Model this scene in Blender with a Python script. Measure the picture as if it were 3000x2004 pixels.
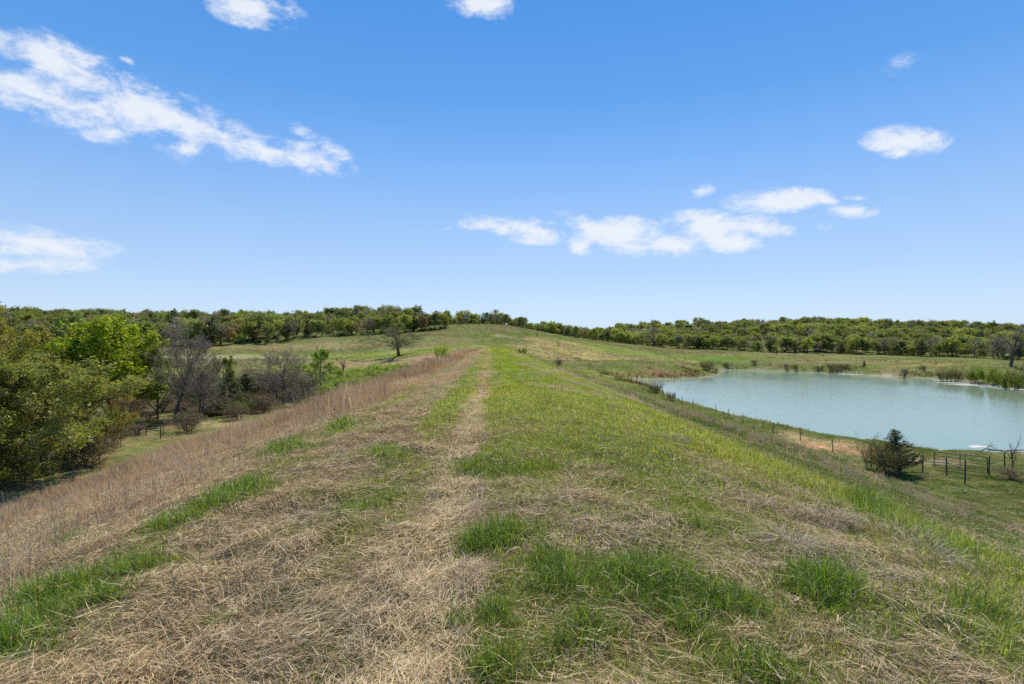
import bpy, math, random
import numpy as np
from mathutils import Vector, Matrix

for _o in list(bpy.data.objects):
    bpy.data.objects.remove(_o)
scene = bpy.context.scene
COL = scene.collection
R = math.radians

# ------------------------------------------------------------------ camera
EYE = 1.7
FPX = 1667.0                      # focal length in pixels of the 3000 px wide photograph
YAW = math.atan(60.0 / FPX)       # the dam runs along +Y, the camera looks a little to its right
cam_d = bpy.data.cameras.new("camera")
cam = bpy.data.objects.new("camera", cam_d)
COL.objects.link(cam)
cam_d.sensor_width = 36.0
cam_d.lens = 36.0 * FPX / 3000.0
cam_d.clip_start = 0.1
cam_d.clip_end = 12000.0
cam.location = (0.0, 0.0, EYE)
cam.rotation_euler = (R(90.0), 0.0, -YAW)
scene.camera = cam

# ------------------------------------------------------------------ light and exposure
SUN_EL, SUN_AZ = R(52.0), R(14.0)         # azimuth measured from +Y (along the dam) towards +X
scene.view_settings.view_transform = 'Standard'
scene.view_settings.look = 'None'
scene.view_settings.gamma = 1.0
scene.view_settings.exposure = 0.15
scene.cycles.max_bounces = 6
scene.cycles.diffuse_bounces = 2
scene.cycles.glossy_bounces = 3
scene.cycles.transmission_bounces = 3
scene.cycles.transparent_max_bounces = 6
scene.cycles.sample_clamp_indirect = 6.0
scene.cycles.use_adaptive_sampling = True
scene.cycles.adaptive_threshold = 0.015
scene.cycles.use_denoising = False

sun_d = bpy.data.lights.new("sun", 'SUN')
sun_d.energy = 5.0
sun_d.angle = R(0.53)
sun_d.color = (1.0, 0.93, 0.80)
sun = bpy.data.objects.new("sun", sun_d)
COL.objects.link(sun)
to_sun = Vector((math.sin(SUN_AZ) * math.cos(SUN_EL), math.cos(SUN_AZ) * math.cos(SUN_EL), math.sin(SUN_EL)))
sun.rotation_euler = (-to_sun).to_track_quat('-Z', 'Y').to_euler()


def pix_dir(px, py):
    r, u = (px - 1500.0) / FPX, (1002.0 - py) / FPX
    c, s = math.cos(YAW), math.sin(YAW)
    return np.array([c * r + s, -s * r + c, u])


def at(px, py, depth):
    return np.array([0.0, 0.0, EYE]) + pix_dir(px, py) * depth


# ------------------------------------------------------------------ sky with fair-weather clouds (all by direction)
world = bpy.data.worlds.new("World")
scene.world = world
world.use_nodes = True
wn, wl = world.node_tree.nodes, world.node_tree.links
wn.clear()


def N(nodes, typ, **kw):
    n = nodes.new(typ)
    for k, v in kw.items():
        setattr(n, k, v)
    return n


def M(nodes, links, op, a, b=None, c=None, clamp=False):
    n = nodes.new('ShaderNodeMath')
    n.operation = op
    n.use_clamp = clamp
    for i, v in enumerate((a, b, c)):
        if v is None:
            continue
        if isinstance(v, (int, float)):
            n.inputs[i].default_value = v
        else:
            links.new(v, n.inputs[i])
    return n.outputs[0]


sky = N(wn, 'ShaderNodeTexSky', sky_type='NISHITA')
sky.sun_disc = False
sky.sun_elevation = SUN_EL
sky.sun_rotation = SUN_AZ
sky.altitude = 200.0
sky.air_density = 1.0
sky.dust_density = 0.0
sky.ozone_density = 3.0
bg_sky = N(wn, 'ShaderNodeBackground')
bg_sky.inputs['Strength'].default_value = 0.12
sky_tint = N(wn, 'ShaderNodeMixRGB', blend_type='MULTIPLY')
sky_tint.inputs[0].default_value = 1.0
sky_xyz = N(wn, 'ShaderNodeSeparateXYZ')
sky_tc = N(wn, 'ShaderNodeTexCoord')
wl.new(sky_tc.outputs['Generated'], sky_xyz.inputs[0])
sky_rp = N(wn, 'ShaderNodeValToRGB')          # white balance of the photograph: clear blue, pale at the horizon
_e = sky_rp.color_ramp.elements
_e[0].position, _e[0].color = 0.0, (0.46, 0.53, 0.78, 1)
_e[1].position, _e[1].color = 0.52, (0.35, 0.72, 1.0, 1)
for _p, _cc in ((0.06, (0.66, 0.65, 0.84, 1)), (0.2, (0.76, 0.77, 0.86, 1)), (0.29, (0.68, 0.81, 0.97, 1)), (0.39, (0.45, 0.74, 0.945, 1))):
    _n = _e.new(_p)
    _n.color = _cc
wl.new(sky_xyz.outputs['Z'], sky_rp.inputs[0])
wl.new(sky.outputs[0], sky_tint.inputs[1])
wl.new(sky_rp.outputs[0], sky_tint.inputs[2])
sky_air = N(wn, 'ShaderNodeValToRGB')         # even clear air, the same all round
_e = sky_air.color_ramp.elements
_e[0].position, _e[0].color = 0.0, (0.67, 0.83, 1.0, 1)
_e[1].position, _e[1].color = 0.52, (0.092, 0.325, 0.82, 1)
for _p, _cc in ((0.06, (0.60, 0.79, 1.0, 1)), (0.12, (0.48, 0.70, 1.0, 1)), (0.29, (0.23, 0.49, 0.96, 1)), (0.39, (0.135, 0.39, 0.88, 1))):
    _n = _e.new(_p)
    _n.color = _cc
wl.new(sky_xyz.outputs['Z'], sky_air.inputs[0])
sky_sc = N(wn, 'ShaderNodeVectorMath', operation='SCALE')
wl.new(sky_air.outputs[0], sky_sc.inputs[0])
sky_sc.inputs['Scale'].default_value = 1.0 / (0.12 * 1.11)
sky_mix = N(wn, 'ShaderNodeMixRGB')
sky_mix.inputs[0].default_value = 0.7
wl.new(sky_tint.outputs[0], sky_mix.inputs[1])
wl.new(sky_sc.outputs[0], sky_mix.inputs[2])
wl.new(sky_mix.outputs[0], bg_sky.inputs['Color'])

CLOUDS = [  # px, py, half width, half height, tilt (deg, clockwise in the picture), body
    (140, 172, 165, 66, 20, 1.0), (60, 245, 120, 52, 14, .75), (215, 300, 190, 75, 16, .85), (370, 300, 210, 80, 18, .95),
    (520, 350, 190, 56, 19, 1.0), (620, 385, 110, 26, 18, .9), (545, 440, 78, 34, 4, .8), (325, 392, 70, 26, 4, .7),
    (660, 425, 56, 36, 20, .8), (780, 445, 130, 38, 12, .9), (890, 462, 120, 44, 14, 1.0), (915, 498, 50, 20, 20, .8),
    (980, 440, 60, 22, 30, .45), (880, 385, 70, 20, 25, .4),
    (735, 18, 125, 50, 12, 1.1), (1412, 4, 105, 40, 6, 1.1), (2655, 412, 98, 37, 2, 1.05), (2640, 444, 52, 20, 0, .8),
    (2275, 588, 130, 34, -2, 1.05), (2420, 586, 36, 16, 14, .7), (2482, 620, 66, 20, 0, .8), (2516, 580, 36, 9, 0, .8),
    (2080, 668, 115, 44, 6, 1.15), (2120, 705, 100, 30, 8, 1.1), (2235, 662, 80, 29, 6, 1.0), (1968, 718, 84, 30, 2, 1.1),
    (1830, 690, 108, 48, 4, 1.2), (1720, 672, 84, 36, 22, .95), (1700, 716, 40, 28, 10, .9), (1560, 676, 110, 36, 4, .8),
    (1440, 662, 95, 28, 10, .8), (2050, 560, 46, 18, -12, .35), (2630, 190, 60, 34, -20, .2),
    (80, 706, 190, 42, 9, .9), (20, 725, 120, 34, 0, .75), (85, 778, 195, 30, 3, .8), (255, 716, 46, 26, 20, .4),
    (376, 178, 20, 11, 20, .6), (2998, 75, 22, 26, 0, .7), (2430, 665, 44, 18, 0, .3), (1320, 672, 50, 16, 0, .25),
]
tc = N(wn, 'ShaderNodeTexCoord')
d_out = tc.outputs['Generated']
mp = N(wn, 'ShaderNodeMapping')
mp.inputs['Scale'].default_value = (1.0, 1.0, 1.9)
wl.new(d_out, mp.inputs['Vector'])
bg_cloud = N(wn, 'ShaderNodeBackground')
bg_cloud.inputs['Color'].default_value = (0.86, 0.90, 0.97, 1.0)
bg_cloud.inputs['Strength'].default_value = 0.91


def wdot(v):
    n = N(wn, 'ShaderNodeVectorMath', operation='DOT_PRODUCT')
    wl.new(d_out, n.inputs[0])
    n.inputs[1].default_value = v
    return n.outputs['Value']


_fwd = wdot((math.sin(YAW), math.cos(YAW), 0))
AHEAD = M(wn, wl, 'GREATER_THAN', _fwd, 0.05)
AZ = M(wn, wl, 'DIVIDE', wdot((math.cos(YAW), -math.sin(YAW), 0)), _fwd)
ELV = M(wn, wl, 'DIVIDE', wdot((0, 0, 1)), _fwd)


def cloud_bank(clouds, below):
    """one bank of clouds; the costly noise is only reached by sight lines near the bank"""
    cen, spans = [], []
    dens = None
    for (px, py, a, b, tilt, body) in clouds:
        c = pix_dir(px, py)
        L = np.linalg.norm(c)
        c = c / L
        right = np.array([math.cos(YAW), -math.sin(YAW), 0.0])
        right = right - c * right.dot(c)
        right /= np.linalg.norm(right)
        up = np.cross(right, c)
        t = R(-tilt)
        e1 = right * math.cos(t) + up * math.sin(t)
        e2 = -right * math.sin(t) + up * math.cos(t)
        rot = Matrix((e1, e2, np.cross(e1, e2))).transposed().to_euler()
        mpn = N(wn, 'ShaderNodeMapping', vector_type='TEXTURE')
        mpn.inputs['Location'].default_value = c
        mpn.inputs['Rotation'].default_value = rot
        mpn.inputs['Scale'].default_value = (1.35 * a / (FPX * L), 1.35 * b / (FPX * L), 1.0)
        wl.new(d_out, mpn.inputs['Vector'])
        gr = N(wn, 'ShaderNodeTexGradient', gradient_type='SPHERICAL')
        wl.new(mpn.outputs[0], gr.inputs[0])
        bodyv = M(wn, wl, 'MULTIPLY', gr.outputs['Fac'], body * 1.75)
        dens = bodyv if dens is None else M(wn, wl, 'MAXIMUM', dens, bodyv)
        cen.append(c)
        spans.append(1.35 * max(a, b) / (FPX * L))
    x0 = min(c[0] - 1.5 * max(c[2], c[3]) for c in clouds)
    x1 = max(c[0] + 1.5 * max(c[2], c[3]) for c in clouds)
    y0 = min(c[1] - 1.5 * c[3] - .5 * c[2] * abs(math.sin(R(c[4]))) for c in clouds)
    y1 = max(c[1] + 1.5 * c[3] + .5 * c[2] * abs(math.sin(R(c[4]))) for c in clouds)
    bx = M(wn, wl, 'COMPARE', AZ, ((x0 + x1) / 2 - 1500) / FPX, (x1 - x0) / 2 / FPX)
    by = M(wn, wl, 'COMPARE', ELV, (1002 - (y0 + y1) / 2) / FPX, (y1 - y0) / 2 / FPX)
    bound = M(wn, wl, 'MULTIPLY', M(wn, wl, 'MULTIPLY', bx, by), AHEAD)
    nz1 = N(wn, 'ShaderNodeTexNoise')
    nz1.inputs['Scale'].default_value = 17.0
    nz1.inputs['Detail'].default_value = 10.0
    nz1.inputs['Roughness'].default_value = 0.66
    nz1.inputs['Lacunarity'].default_value = 2.1
    nz1.inputs['Distortion'].default_value = 0.25
    wl.new(mp.outputs[0], nz1.inputs['Vector'])
    n_a = M(wn, wl, 'MULTIPLY', M(wn, wl, 'SUBTRACT', nz1.outputs[0], 0.53), 4.6)
    dsum = M(wn, wl, 'ADD', dens, n_a)
    gate = M(wn, wl, 'MULTIPLY', dens, 3.0, clamp=True)
    ramp = N(wn, 'ShaderNodeMapRange', interpolation_type='SMOOTHSTEP')
    wl.new(dsum, ramp.inputs['Value'])
    ramp.inputs['From Min'].default_value = -0.1
    ramp.inputs['From Max'].default_value = 1.5
    ramp.inputs['To Max'].default_value = 0.92
    al = M(wn, wl, 'MULTIPLY', ramp.outputs[0], gate)
    inner = N(wn, 'ShaderNodeMixShader')
    wl.new(al, inner.inputs[0])
    wl.new(bg_sky.outputs[0], inner.inputs[1])
    wl.new(bg_cloud.outputs[0], inner.inputs[2])
    outer = N(wn, 'ShaderNodeMixShader')
    wl.new(bound, outer.inputs[0])
    wl.new(below, outer.inputs[1])
    wl.new(inner.outputs[0], outer.inputs[2])
    return outer.outputs[0]


chain = bg_sky.outputs[0]
BANKS = [[], [], [], [], []]
for c in CLOUDS:
    if c[1] > 650 and c[0] < 600:
        BANKS[0].append(c)
    elif c[0] < 1100 and c[1] > 100:
        BANKS[1].append(c)
    elif c[1] < 80:
        BANKS[2].append(c)
    elif c[1] < 500:
        BANKS[3].append(c)
    else:
        BANKS[4].append(c)
for i, bank in enumerate([BANKS[0], BANKS[1], BANKS[2][:1], BANKS[2][1:2], BANKS[3], BANKS[4]]):
    chain = cloud_bank(bank, chain)
wout = N(wn, 'ShaderNodeOutputWorld')
wl.new(chain, wout.inputs['Surface'])
world.cycles.sampling_method = 'NONE'


# ------------------------------------------------------------------ helpers
def vnoise(x, y, seed=0):
    """smooth value noise in 0..1, wavelength 1"""
    xi, yi = np.floor(x), np.floor(y)
    xf, yf = x - xi, y - yi
    xi, yi = xi.astype(np.int64), yi.astype(np.int64)

    def h(a, b):
        n = (a * 374761393 + b * 668265263 + seed * 974634777) & 0xFFFFFFFF
        n = ((n ^ (n >> 13)) * 1274126177) & 0xFFFFFFFF
        n = n ^ (n >> 16)
        return (n & 0xFFFF) / 65535.0
    u, v = xf * xf * (3 - 2 * xf), yf * yf * (3 - 2 * yf)
    return (h(xi, yi) * (1 - u) + h(xi + 1, yi) * u) * (1 - v) + (h(xi, yi + 1) * (1 - u) + h(xi + 1, yi + 1) * u) * v


def fbm(x, y, seed=0, octv=4, gain=0.5):
    s, a, t, f = 0.0, 1.0, 0.0, 1.0
    for i in range(octv):
        s = s + a * vnoise(x * f + 17.3 * i, y * f - 9.1 * i, seed + i)
        t += a
        a *= gain
        f *= 2.03
    return s / t


def sstep(a, b, x):
    t = np.clip((x - a) / (b - a), 0, 1)
    return t * t * (3 - 2 * t)


def mesh_from(name, verts, quads=None, tris=None, mat=None, cols=None, smooth=False):
    """cols: one colour per vertex (n,3)"""
    me = bpy.data.meshes.new(name)
    verts = np.asarray(verts, dtype=np.float32).reshape(-1, 3)
    nq = 0 if quads is None else len(quads)
    nt = 0 if tris is None else len(tris)
    me.vertices.add(len(verts))
    me.vertices.foreach_set('co', verts.ravel())
    idx = []
    if nq:
        idx.append(np.asarray(quads, dtype=np.int32).ravel())
    if nt:
        idx.append(np.asarray(tris, dtype=np.int32).ravel())
    idx = np.concatenate(idx)
    me.loops.add(len(idx))
    me.loops.foreach_set('vertex_index', idx)
    me.polygons.add(nq + nt)
    starts = np.concatenate([np.arange(nq) * 4, nq * 4 + np.arange(nt) * 3]).astype(np.int32)
    me.polygons.foreach_set('loop_start', starts)
    if cols is not None:
        a = me.color_attributes.new('col', 'FLOAT_COLOR', 'POINT')
        c4 = np.ones((len(verts), 4), dtype=np.float32)
        c4[:, :3] = cols
        a.data.foreach_set('color', c4.ravel())
    if smooth:
        me.polygons.foreach_set('use_smooth', np.ones(nq + nt, dtype=bool))
    me.update(calc_edges=True)
    me.validate()
    if mat is not None:
        me.materials.append(mat)
    return me


def new_obj(name, data, parent=None, loc=None, **props):
    o = bpy.data.objects.new(name, data)
    COL.objects.link(o)
    if parent is not None:
        o.parent = parent
    if loc is not None:
        o.location = loc
    for k, v in props.items():
        o[k] = v
    return o


# ------------------------------------------------------------------ materials
def new_mat(name):
    m = bpy.data.materials.new(name)
    m.use_nodes = True
    m.node_tree.nodes.clear()
    return m, m.node_tree.nodes, m.node_tree.links


def mat_leaf(name, tint='object', trans=0.35, gloss=0.05, rough=0.45, gain=1.0, tgain=(1.25, 1.25, 0.7)):
    """thin foliage: colour attribute x tint (object colour, or the instance's own tint)"""
    m, n, l = new_mat(name)
    col = N(n, 'ShaderNodeAttribute', attribute_name='col')
    if tint == 'object':
        tn = N(n, 'ShaderNodeObjectInfo').outputs['Color']
    else:
        tn = N(n, 'ShaderNodeAttribute', attribute_type='INSTANCER', attribute_name='tint').outputs['Color']
    mul = N(n, 'ShaderNodeMixRGB', blend_type='MULTIPLY')
    mul.inputs[0].default_value = 1.0
    l.new(col.outputs['Color'], mul.inputs[1])
    l.new(tn, mul.inputs[2])
    c = mul.outputs[0]
    if gain != 1.0:
        g = N(n, 'ShaderNodeMixRGB', blend_type='MULTIPLY')
        g.inputs[0].default_value = 1.0
        l.new(c, g.inputs[1])
        g.inputs[2].default_value = (gain, gain, gain, 1)
        c = g.outputs[0]
    dif = N(n, 'ShaderNodeBsdfDiffuse')
    l.new(c, dif.inputs['Color'])
    tg = N(n, 'ShaderNodeMixRGB', blend_type='MULTIPLY')
    tg.inputs[0].default_value = 1.0
    l.new(c, tg.inputs[1])
    tg.inputs[2].default_value = (*tgain, 1)
    tr = N(n, 'ShaderNodeBsdfTranslucent')
    l.new(tg.outputs[0], tr.inputs['Color'])
    mx = N(n, 'ShaderNodeMixShader')
    mx.inputs[0].default_value = trans
    l.new(dif.outputs[0], mx.inputs[1])
    l.new(tr.outputs[0], mx.inputs[2])
    out = mx.outputs[0]
    if gloss > 0:
        gl = N(n, 'ShaderNodeBsdfGlossy')
        gl.inputs['Roughness'].default_value = rough
        gl.inputs['Color'].default_value = (1, 1, 1, 1)
        m2 = N(n, 'ShaderNodeMixShader')
        m2.inputs[0].default_value = gloss
        l.new(out, m2.inputs[1])
        l.new(gl.outputs[0], m2.inputs[2])
        out = m2.outputs[0]
    o = N(n, 'ShaderNodeOutputMaterial')
    l.new(out, o.inputs['Surface'])
    return m


def mat_bark(name, c1, c2, scale=6.0):
    m, n, l = new_mat(name)
    tcn = N(n, 'ShaderNodeTexCoord')
    mp = N(n, 'ShaderNodeMapping')
    mp.inputs['Scale'].default_value = (scale, scale, scale * 0.3)
    l.new(tcn.outputs['Object'], mp.inputs['Vector'])
    nz = N(n, 'ShaderNodeTexNoise')
    nz.inputs['Scale'].default_value = 1.0
    nz.inputs['Detail'].default_value = 5.0
    l.new(mp.outputs[0], nz.inputs['Vector'])
    rp = N(n, 'ShaderNodeMixRGB')
    l.new(nz.outputs[0], rp.inputs[0])
    rp.inputs[1].default_value = (*c1, 1)
    rp.inputs[2].default_value = (*c2, 1)
    bs = N(n, 'ShaderNodeBsdfPrincipled')
    bs.inputs['Roughness'].default_value = 0.85
    bs.inputs['Specular IOR Level'].default_value = 0.2
    l.new(rp.outputs[0], bs.inputs['Base Color'])
    bp = N(n, 'ShaderNodeBump')
    bp.inputs['Strength'].default_value = 0.5
    bp.inputs['Distance'].default_value = 0.05
    l.new(nz.outputs[0], bp.inputs['Height'])
    l.new(bp.outputs[0], bs.inputs['Normal'])
    o = N(n, 'ShaderNodeOutputMaterial')
    l.new(bs.outputs[0], o.inputs['Surface'])
    return m


def mat_metal(name, c1, c2, scale=30.0, rough=0.6, metallic=0.3):
    m, n, l = new_mat(name)
    tcn = N(n, 'ShaderNodeTexCoord')
    nz = N(n, 'ShaderNodeTexNoise')
    nz.inputs['Scale'].default_value = scale
    nz.inputs['Detail'].default_value = 6.0
    l.new(tcn.outputs['Object'], nz.inputs['Vector'])
    rp = N(n, 'ShaderNodeValToRGB')
    rp.color_ramp.elements[0].position = 0.38
    rp.color_ramp.elements[1].position = 0.62
    rp.color_ramp.elements[0].color = (*c1, 1)
    rp.color_ramp.elements[1].color = (*c2, 1)
    l.new(nz.outputs[0], rp.inputs[0])
    bs = N(n, 'ShaderNodeBsdfPrincipled')
    bs.inputs['Roughness'].default_value = rough
    bs.inputs['Metallic'].default_value = metallic
    l.new(rp.outputs[0], bs.inputs['Base Color'])
    o = N(n, 'ShaderNodeOutputMaterial')
    l.new(bs.outputs[0], o.inputs['Surface'])
    return m


def mat_ground():
    m, n, l = new_mat('soil_and_thatch')
    col = N(n, 'ShaderNodeAttribute', attribute_name='col')
    geo = N(n, 'ShaderNodeNewGeometry')
    last = col.outputs['Color']
    hsum = None
    for sc, lo, hi, det in ((0.11, 0.80, 1.22, 4.0), (0.9, 0.66, 1.36, 5.0), (9.0, 0.5, 1.5, 6.0)):
        nz = N(n, 'ShaderNodeTexNoise')
        nz.inputs['Scale'].default_value = sc
        nz.inputs['Detail'].default_value = det
        nz.inputs['Roughness'].default_value = 0.6
        l.new(geo.outputs['Position'], nz.inputs['Vector'])
        mr = N(n, 'ShaderNodeMapRange')
        l.new(nz.outputs[0], mr.inputs['Value'])
        mr.inputs['From Min'].default_value = 0.3
        mr.inputs['From Max'].default_value = 0.7
        mr.inputs['To Min'].default_value = lo
        mr.inputs['To Max'].default_value = hi
        mu = N(n, 'ShaderNodeMixRGB', blend_type='MULTIPLY')
        mu.inputs[0].default_value = 1.0
        l.new(last, mu.inputs[1])
        l.new(mr.outputs[0], mu.inputs[2])
        last = mu.outputs[0]
        hsum = nz.outputs[0]
    # hue drift between grassy and strawy
    nz = N(n, 'ShaderNodeTexNoise')
    nz.inputs['Scale'].default_value = 0.35
    nz.inputs['Detail'].default_value = 6.0
    nz.inputs['Roughness'].default_value = 0.7
    l.new(geo.outputs['Position'], nz.inputs['Vector'])
    rp = N(n, 'ShaderNodeValToRGB')
    rp.color_ramp.elements[0].position = 0.36
    rp.color_ramp.elements[1].position = 0.64
    rp.color_ramp.elements[0].color = (0.84, 1.05, 0.85, 1)
    rp.color_ramp.elements[1].color = (1.22, 1.0, 1.05, 1)
    l.new(nz.outputs[0], rp.inputs[0])
    mu = N(n, 'ShaderNodeMixRGB', blend_type='MULTIPLY')
    mu.inputs[0].default_value = 1.0
    l.new(last, mu.inputs[1])
    l.new(rp.outputs[0], mu.inputs[2])
    bs = N(n, 'ShaderNodeBsdfDiffuse')
    l.new(mu.outputs[0], bs.inputs['Color'])
    bp = N(n, 'ShaderNodeBump')
    bp.inputs['Strength'].default_value = 0.7
    bp.inputs['Distance'].default_value = 0.06
    l.new(hsum, bp.inputs['Height'])
    l.new(bp.outputs[0], bs.inputs['Normal'])
    o = N(n, 'ShaderNodeOutputMaterial')
    l.new(bs.outputs[0], o.inputs['Surface'])
    return m


def mat_water():
    m, n, l = new_mat('silty_pond_water')
    geo = N(n, 'ShaderNodeNewGeometry')
    bs = N(n, 'ShaderNodeBsdfPrincipled')
    bs.inputs['Base Color'].default_value = (0.225, 0.295, 0.19, 1)
    bs.inputs['Roughness'].default_value = 0.10
    bs.inputs['IOR'].default_value = 1.33
    calm = N(n, 'ShaderNodeAttribute', attribute_name='calm')
    h = None
    for sc, amp, st in ((0.9, 0.6, 1.6), (3.2, 0.22, 1.0), (11.0, 0.06, 1.0)):
        mp = N(n, 'ShaderNodeMapping')
        mp.inputs['Scale'].default_value = (sc * 0.75, sc * st, sc)
        mp.inputs['Rotation'].default_value = (0, 0, R(20))
        l.new(geo.outputs['Position'], mp.inputs['Vector'])
        nz = N(n, 'ShaderNodeTexNoise')
        nz.inputs['Scale'].default_value = 1.0
        nz.inputs['Detail'].default_value = 2.0
        l.new(mp.outputs[0], nz.inputs['Vector'])
        v = M(n, l, 'MULTIPLY', nz.outputs[0], amp)
        h = v if h is None else M(n, l, 'ADD', h, v)
    bp = N(n, 'ShaderNodeBump')
    bp.inputs['Distance'].default_value = 0.11
    st = M(n, l, 'MULTIPLY_ADD', calm.outputs['Fac'], -0.36, 0.38)
    l.new(st, bp.inputs['Strength'])
    l.new(h, bp.inputs['Height'])
    l.new(bp.outputs[0], bs.inputs['Normal'])
    o = N(n, 'ShaderNodeOutputMaterial')
    l.new(bs.outputs[0], o.inputs['Surface'])
    return m


MAT_GROUND = mat_ground()
MAT_WATER = mat_water()
MAT_LEAF = mat_leaf('tree_leaves', 'object', 0.45, 0.02)
MAT_LEAF_I = mat_leaf('tree_leaves_massed', 'instance', 0.45, 0.02)
MAT_TWIG = mat_leaf('fine_twigs', 'object', 0.0, 0.0)
MAT_TWIG_I = mat_leaf('fine_twigs_massed', 'instance', 0.0, 0.0)
MAT_GRASS = mat_leaf('grass_blades', 'instance', 0.45, 0.015, 0.4)
MAT_STRAW = mat_leaf('dry_straw', 'instance', 0.36, 0.01, 0.5, tgain=(1.1, 1.0, 0.85))
MAT_BARK = mat_bark('grey_bark', (0.055, 0.045, 0.035), (0.16, 0.14, 0.12))
MAT_BARK_PALE = mat_bark('bleached_wood', (0.30, 0.27, 0.23), (0.52, 0.48, 0.42))
MAT_RUST = mat_metal('rusty_pipe', (0.07, 0.03, 0.018), (0.16, 0.07, 0.04))
MAT_GATE = mat_metal('weathered_gate_pipe', (0.035, 0.03, 0.028), (0.09, 0.075, 0.065))
MAT_POST = mat_metal('dull_green_steel', (0.03, 0.035, 0.03), (0.09, 0.08, 0.07))
MAT_WIRE = mat_metal('fence_wire', (0.12, 0.11, 0.10), (0.22, 0.20, 0.19))
MAT_BLIND = mat_metal('dark_painted_board', (0.015, 0.016, 0.015), (0.035, 0.035, 0.03), 4.0, 0.8, 0.0)

# ------------------------------------------------------------------ terrain
WL = EYE - 12.0                     # pond level
DAM_C, DAM_HW = 0.35, 3.55


def on_plane(px, py, z):
    d = pix_dir(px, py)
    t = (z - EYE) / d[2]
    return np.array([0, 0, EYE]) + d * t


SHORE_PX = [(1850, 1113), (1900, 1111), (1960, 1111), (2028, 1109), (2066, 1106), (2099, 1100), (2112, 1093), (2104, 1086), (2155, 1083.5),
            (2283, 1086), (2411, 1092), (2528, 1097), (2655, 1105), (2758, 1111), (2834, 1121), (2905, 1129), (2962, 1135), (3000, 1141), (3120, 1152),
            (3300, 1170), (3700, 1200), (3900, 1290), (3500, 1334), (3000, 1336), (2866, 1337), (2744, 1329), (2691, 1320), (2620, 1308), (2551, 1301),
            (2480, 1288), (2411, 1274), (2334, 1261), (2258, 1245), (2155, 1220), (2104, 1204), (2035, 1189), (1984, 1171), (1948, 1151), (1900, 1134), (1862, 1120)]
LAKE = np.array([on_plane(px, py, WL)[:2] for px, py in SHORE_PX])


def lake_sd(x, y):
    """signed distance to the pond outline, negative inside"""
    shp = np.shape(x)
    x, y = np.ravel(x), np.ravel(y)
    wob = (fbm(x / 5.0, y / 5.0, 71, 3) - 0.5) * 2.2
    d2 = np.full(x.shape, 1e18)
    inside = np.zeros(x.shape, bool)
    n = len(LAKE)
    for i in range(n):
        ax, ay = LAKE[i]
        bx, by = LAKE[(i + 1) % n]
        ex, ey = bx - ax, by - ay
        t = np.clip(((x - ax) * ex + (y - ay) * ey) / (ex * ex + ey * ey), 0, 1)
        d2 = np.minimum(d2, (x - ax - t * ex) ** 2 + (y - ay - t * ey) ** 2)
        if ay != by:
            c = ((ay > y) != (by > y)) & (x < ex * (y - ay) / ey + ax)
            inside ^= c
    d = np.sqrt(d2)
    return (np.where(inside, -d, d) + wob * np.clip(d / 3.0, 0.3, 1)).reshape(shp)


CTRL = [  # px, py of the ground in the photograph and its distance
    # right: strip between dam and pond, gate corner
    (2039, 1199, 95), (2201, 1252, 75), (2365, 1301, 63), (2473, 1331, 57), (2703, 1380, 49), (2827, 1420, 44.3), (2944, 1385, 48),
    (1729, 1098, 199), (1697, 1078, 224), (1665, 1051, 255),
    # fields beyond the pond
    (1640, 1030, 230), (1780, 1045, 215), (1850, 1075, 195), (1800, 1018, 280), (1900, 1040, 270), (2000, 1060, 240), (2000, 1092, 196),
    (1900, 1018, 420), (2104, 1027, 380), (2232, 1033, 360), (2400, 1036, 350), (2579, 1042, 320), (2783, 1049, 290), (3000, 1056, 260), (3350, 1066, 235),
    (2200, 1066, 255), (2450, 1072, 240), (2700, 1085, 200), (2950, 1075, 205), (2900, 1110, 165), (3300, 1130, 165),
    # wooded rise behind
    (1700, 979, 600), (1900, 979, 600), (2150, 967, 600), (2350, 955, 600), (2500, 961, 600), (2700, 969, 580), (2850, 974, 560), (3000, 981, 540), (3400, 985, 500),
    (2350, 990, 450), (2700, 1005, 420), (2000, 1000, 500),
    # hill at the end of the dam
    (1430, 1006, 190), (1430, 985, 250), (1450, 951, 345), (1370, 952, 345), (1440, 953, 400), (1300, 990, 240), (1499, 956, 335), (1569, 975, 325),
    (1633, 986, 318), (1697, 996, 310), (1793, 1008, 310), (1560, 995, 255), (1650, 1006, 260), (1600, 990, 420), (1800, 1005, 480),
    # left: slope up to the wood
    (1312, 963, 330), (1207, 977, 300), (1095, 982, 290), (951, 989, 270), (824, 1000, 250), (696, 1008, 240), (600, 1012, 230), (300, 1020, 220), (0, 1026, 210), (-300, 1030, 200),
    (1168, 1049, 190), (900, 1051, 190), (700, 1052, 190), (1000, 1022, 225), (800, 1030, 215), (700, 1078, 150), (500, 1090, 145), (200, 1110, 140),
    (0, 956, 450), (200, 945, 450), (400, 952, 450), (700, 952, 450), (900, 952, 430), (1000, 947, 410), (1150, 945, 390), (1290, 953, 380), (-300, 955, 450),
    # valley below the dam
    (1000, 1100, 140), (1100, 1072, 170), (1230, 1040, 185), (850, 1174, 110), (700, 1225, 100), (495, 1272, 86), (440, 1332, 69), (100, 1442, 53), (-200, 1500, 50), (300, 1290, 80), (100, 1300, 80),
]
cp = np.array([at(*c) for c in CTRL])
extra = np.array([(-60, 20, -12.4), (-60, -40, -12.8), (-120, 30, -10.5), (-45, 0, -12.6), (60, 0, -9.3), (60, 30, -9.4), (120, 20, -8.5), (150, -30, -7), (38, 10, -9.4), (0, -120, -11),
                  (-900, 600, 20), (900, 600, 18), (-600, 1500, 25), (600, 1500, 25), (0, 1500, 25), (-1200, 0, 5), (1200, 0, 5), (0, -900, -5), (-300, 100, -2), (-500, 300, 14)], float)
cp = np.vstack([cp, extra])
_c = 18.0


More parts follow.
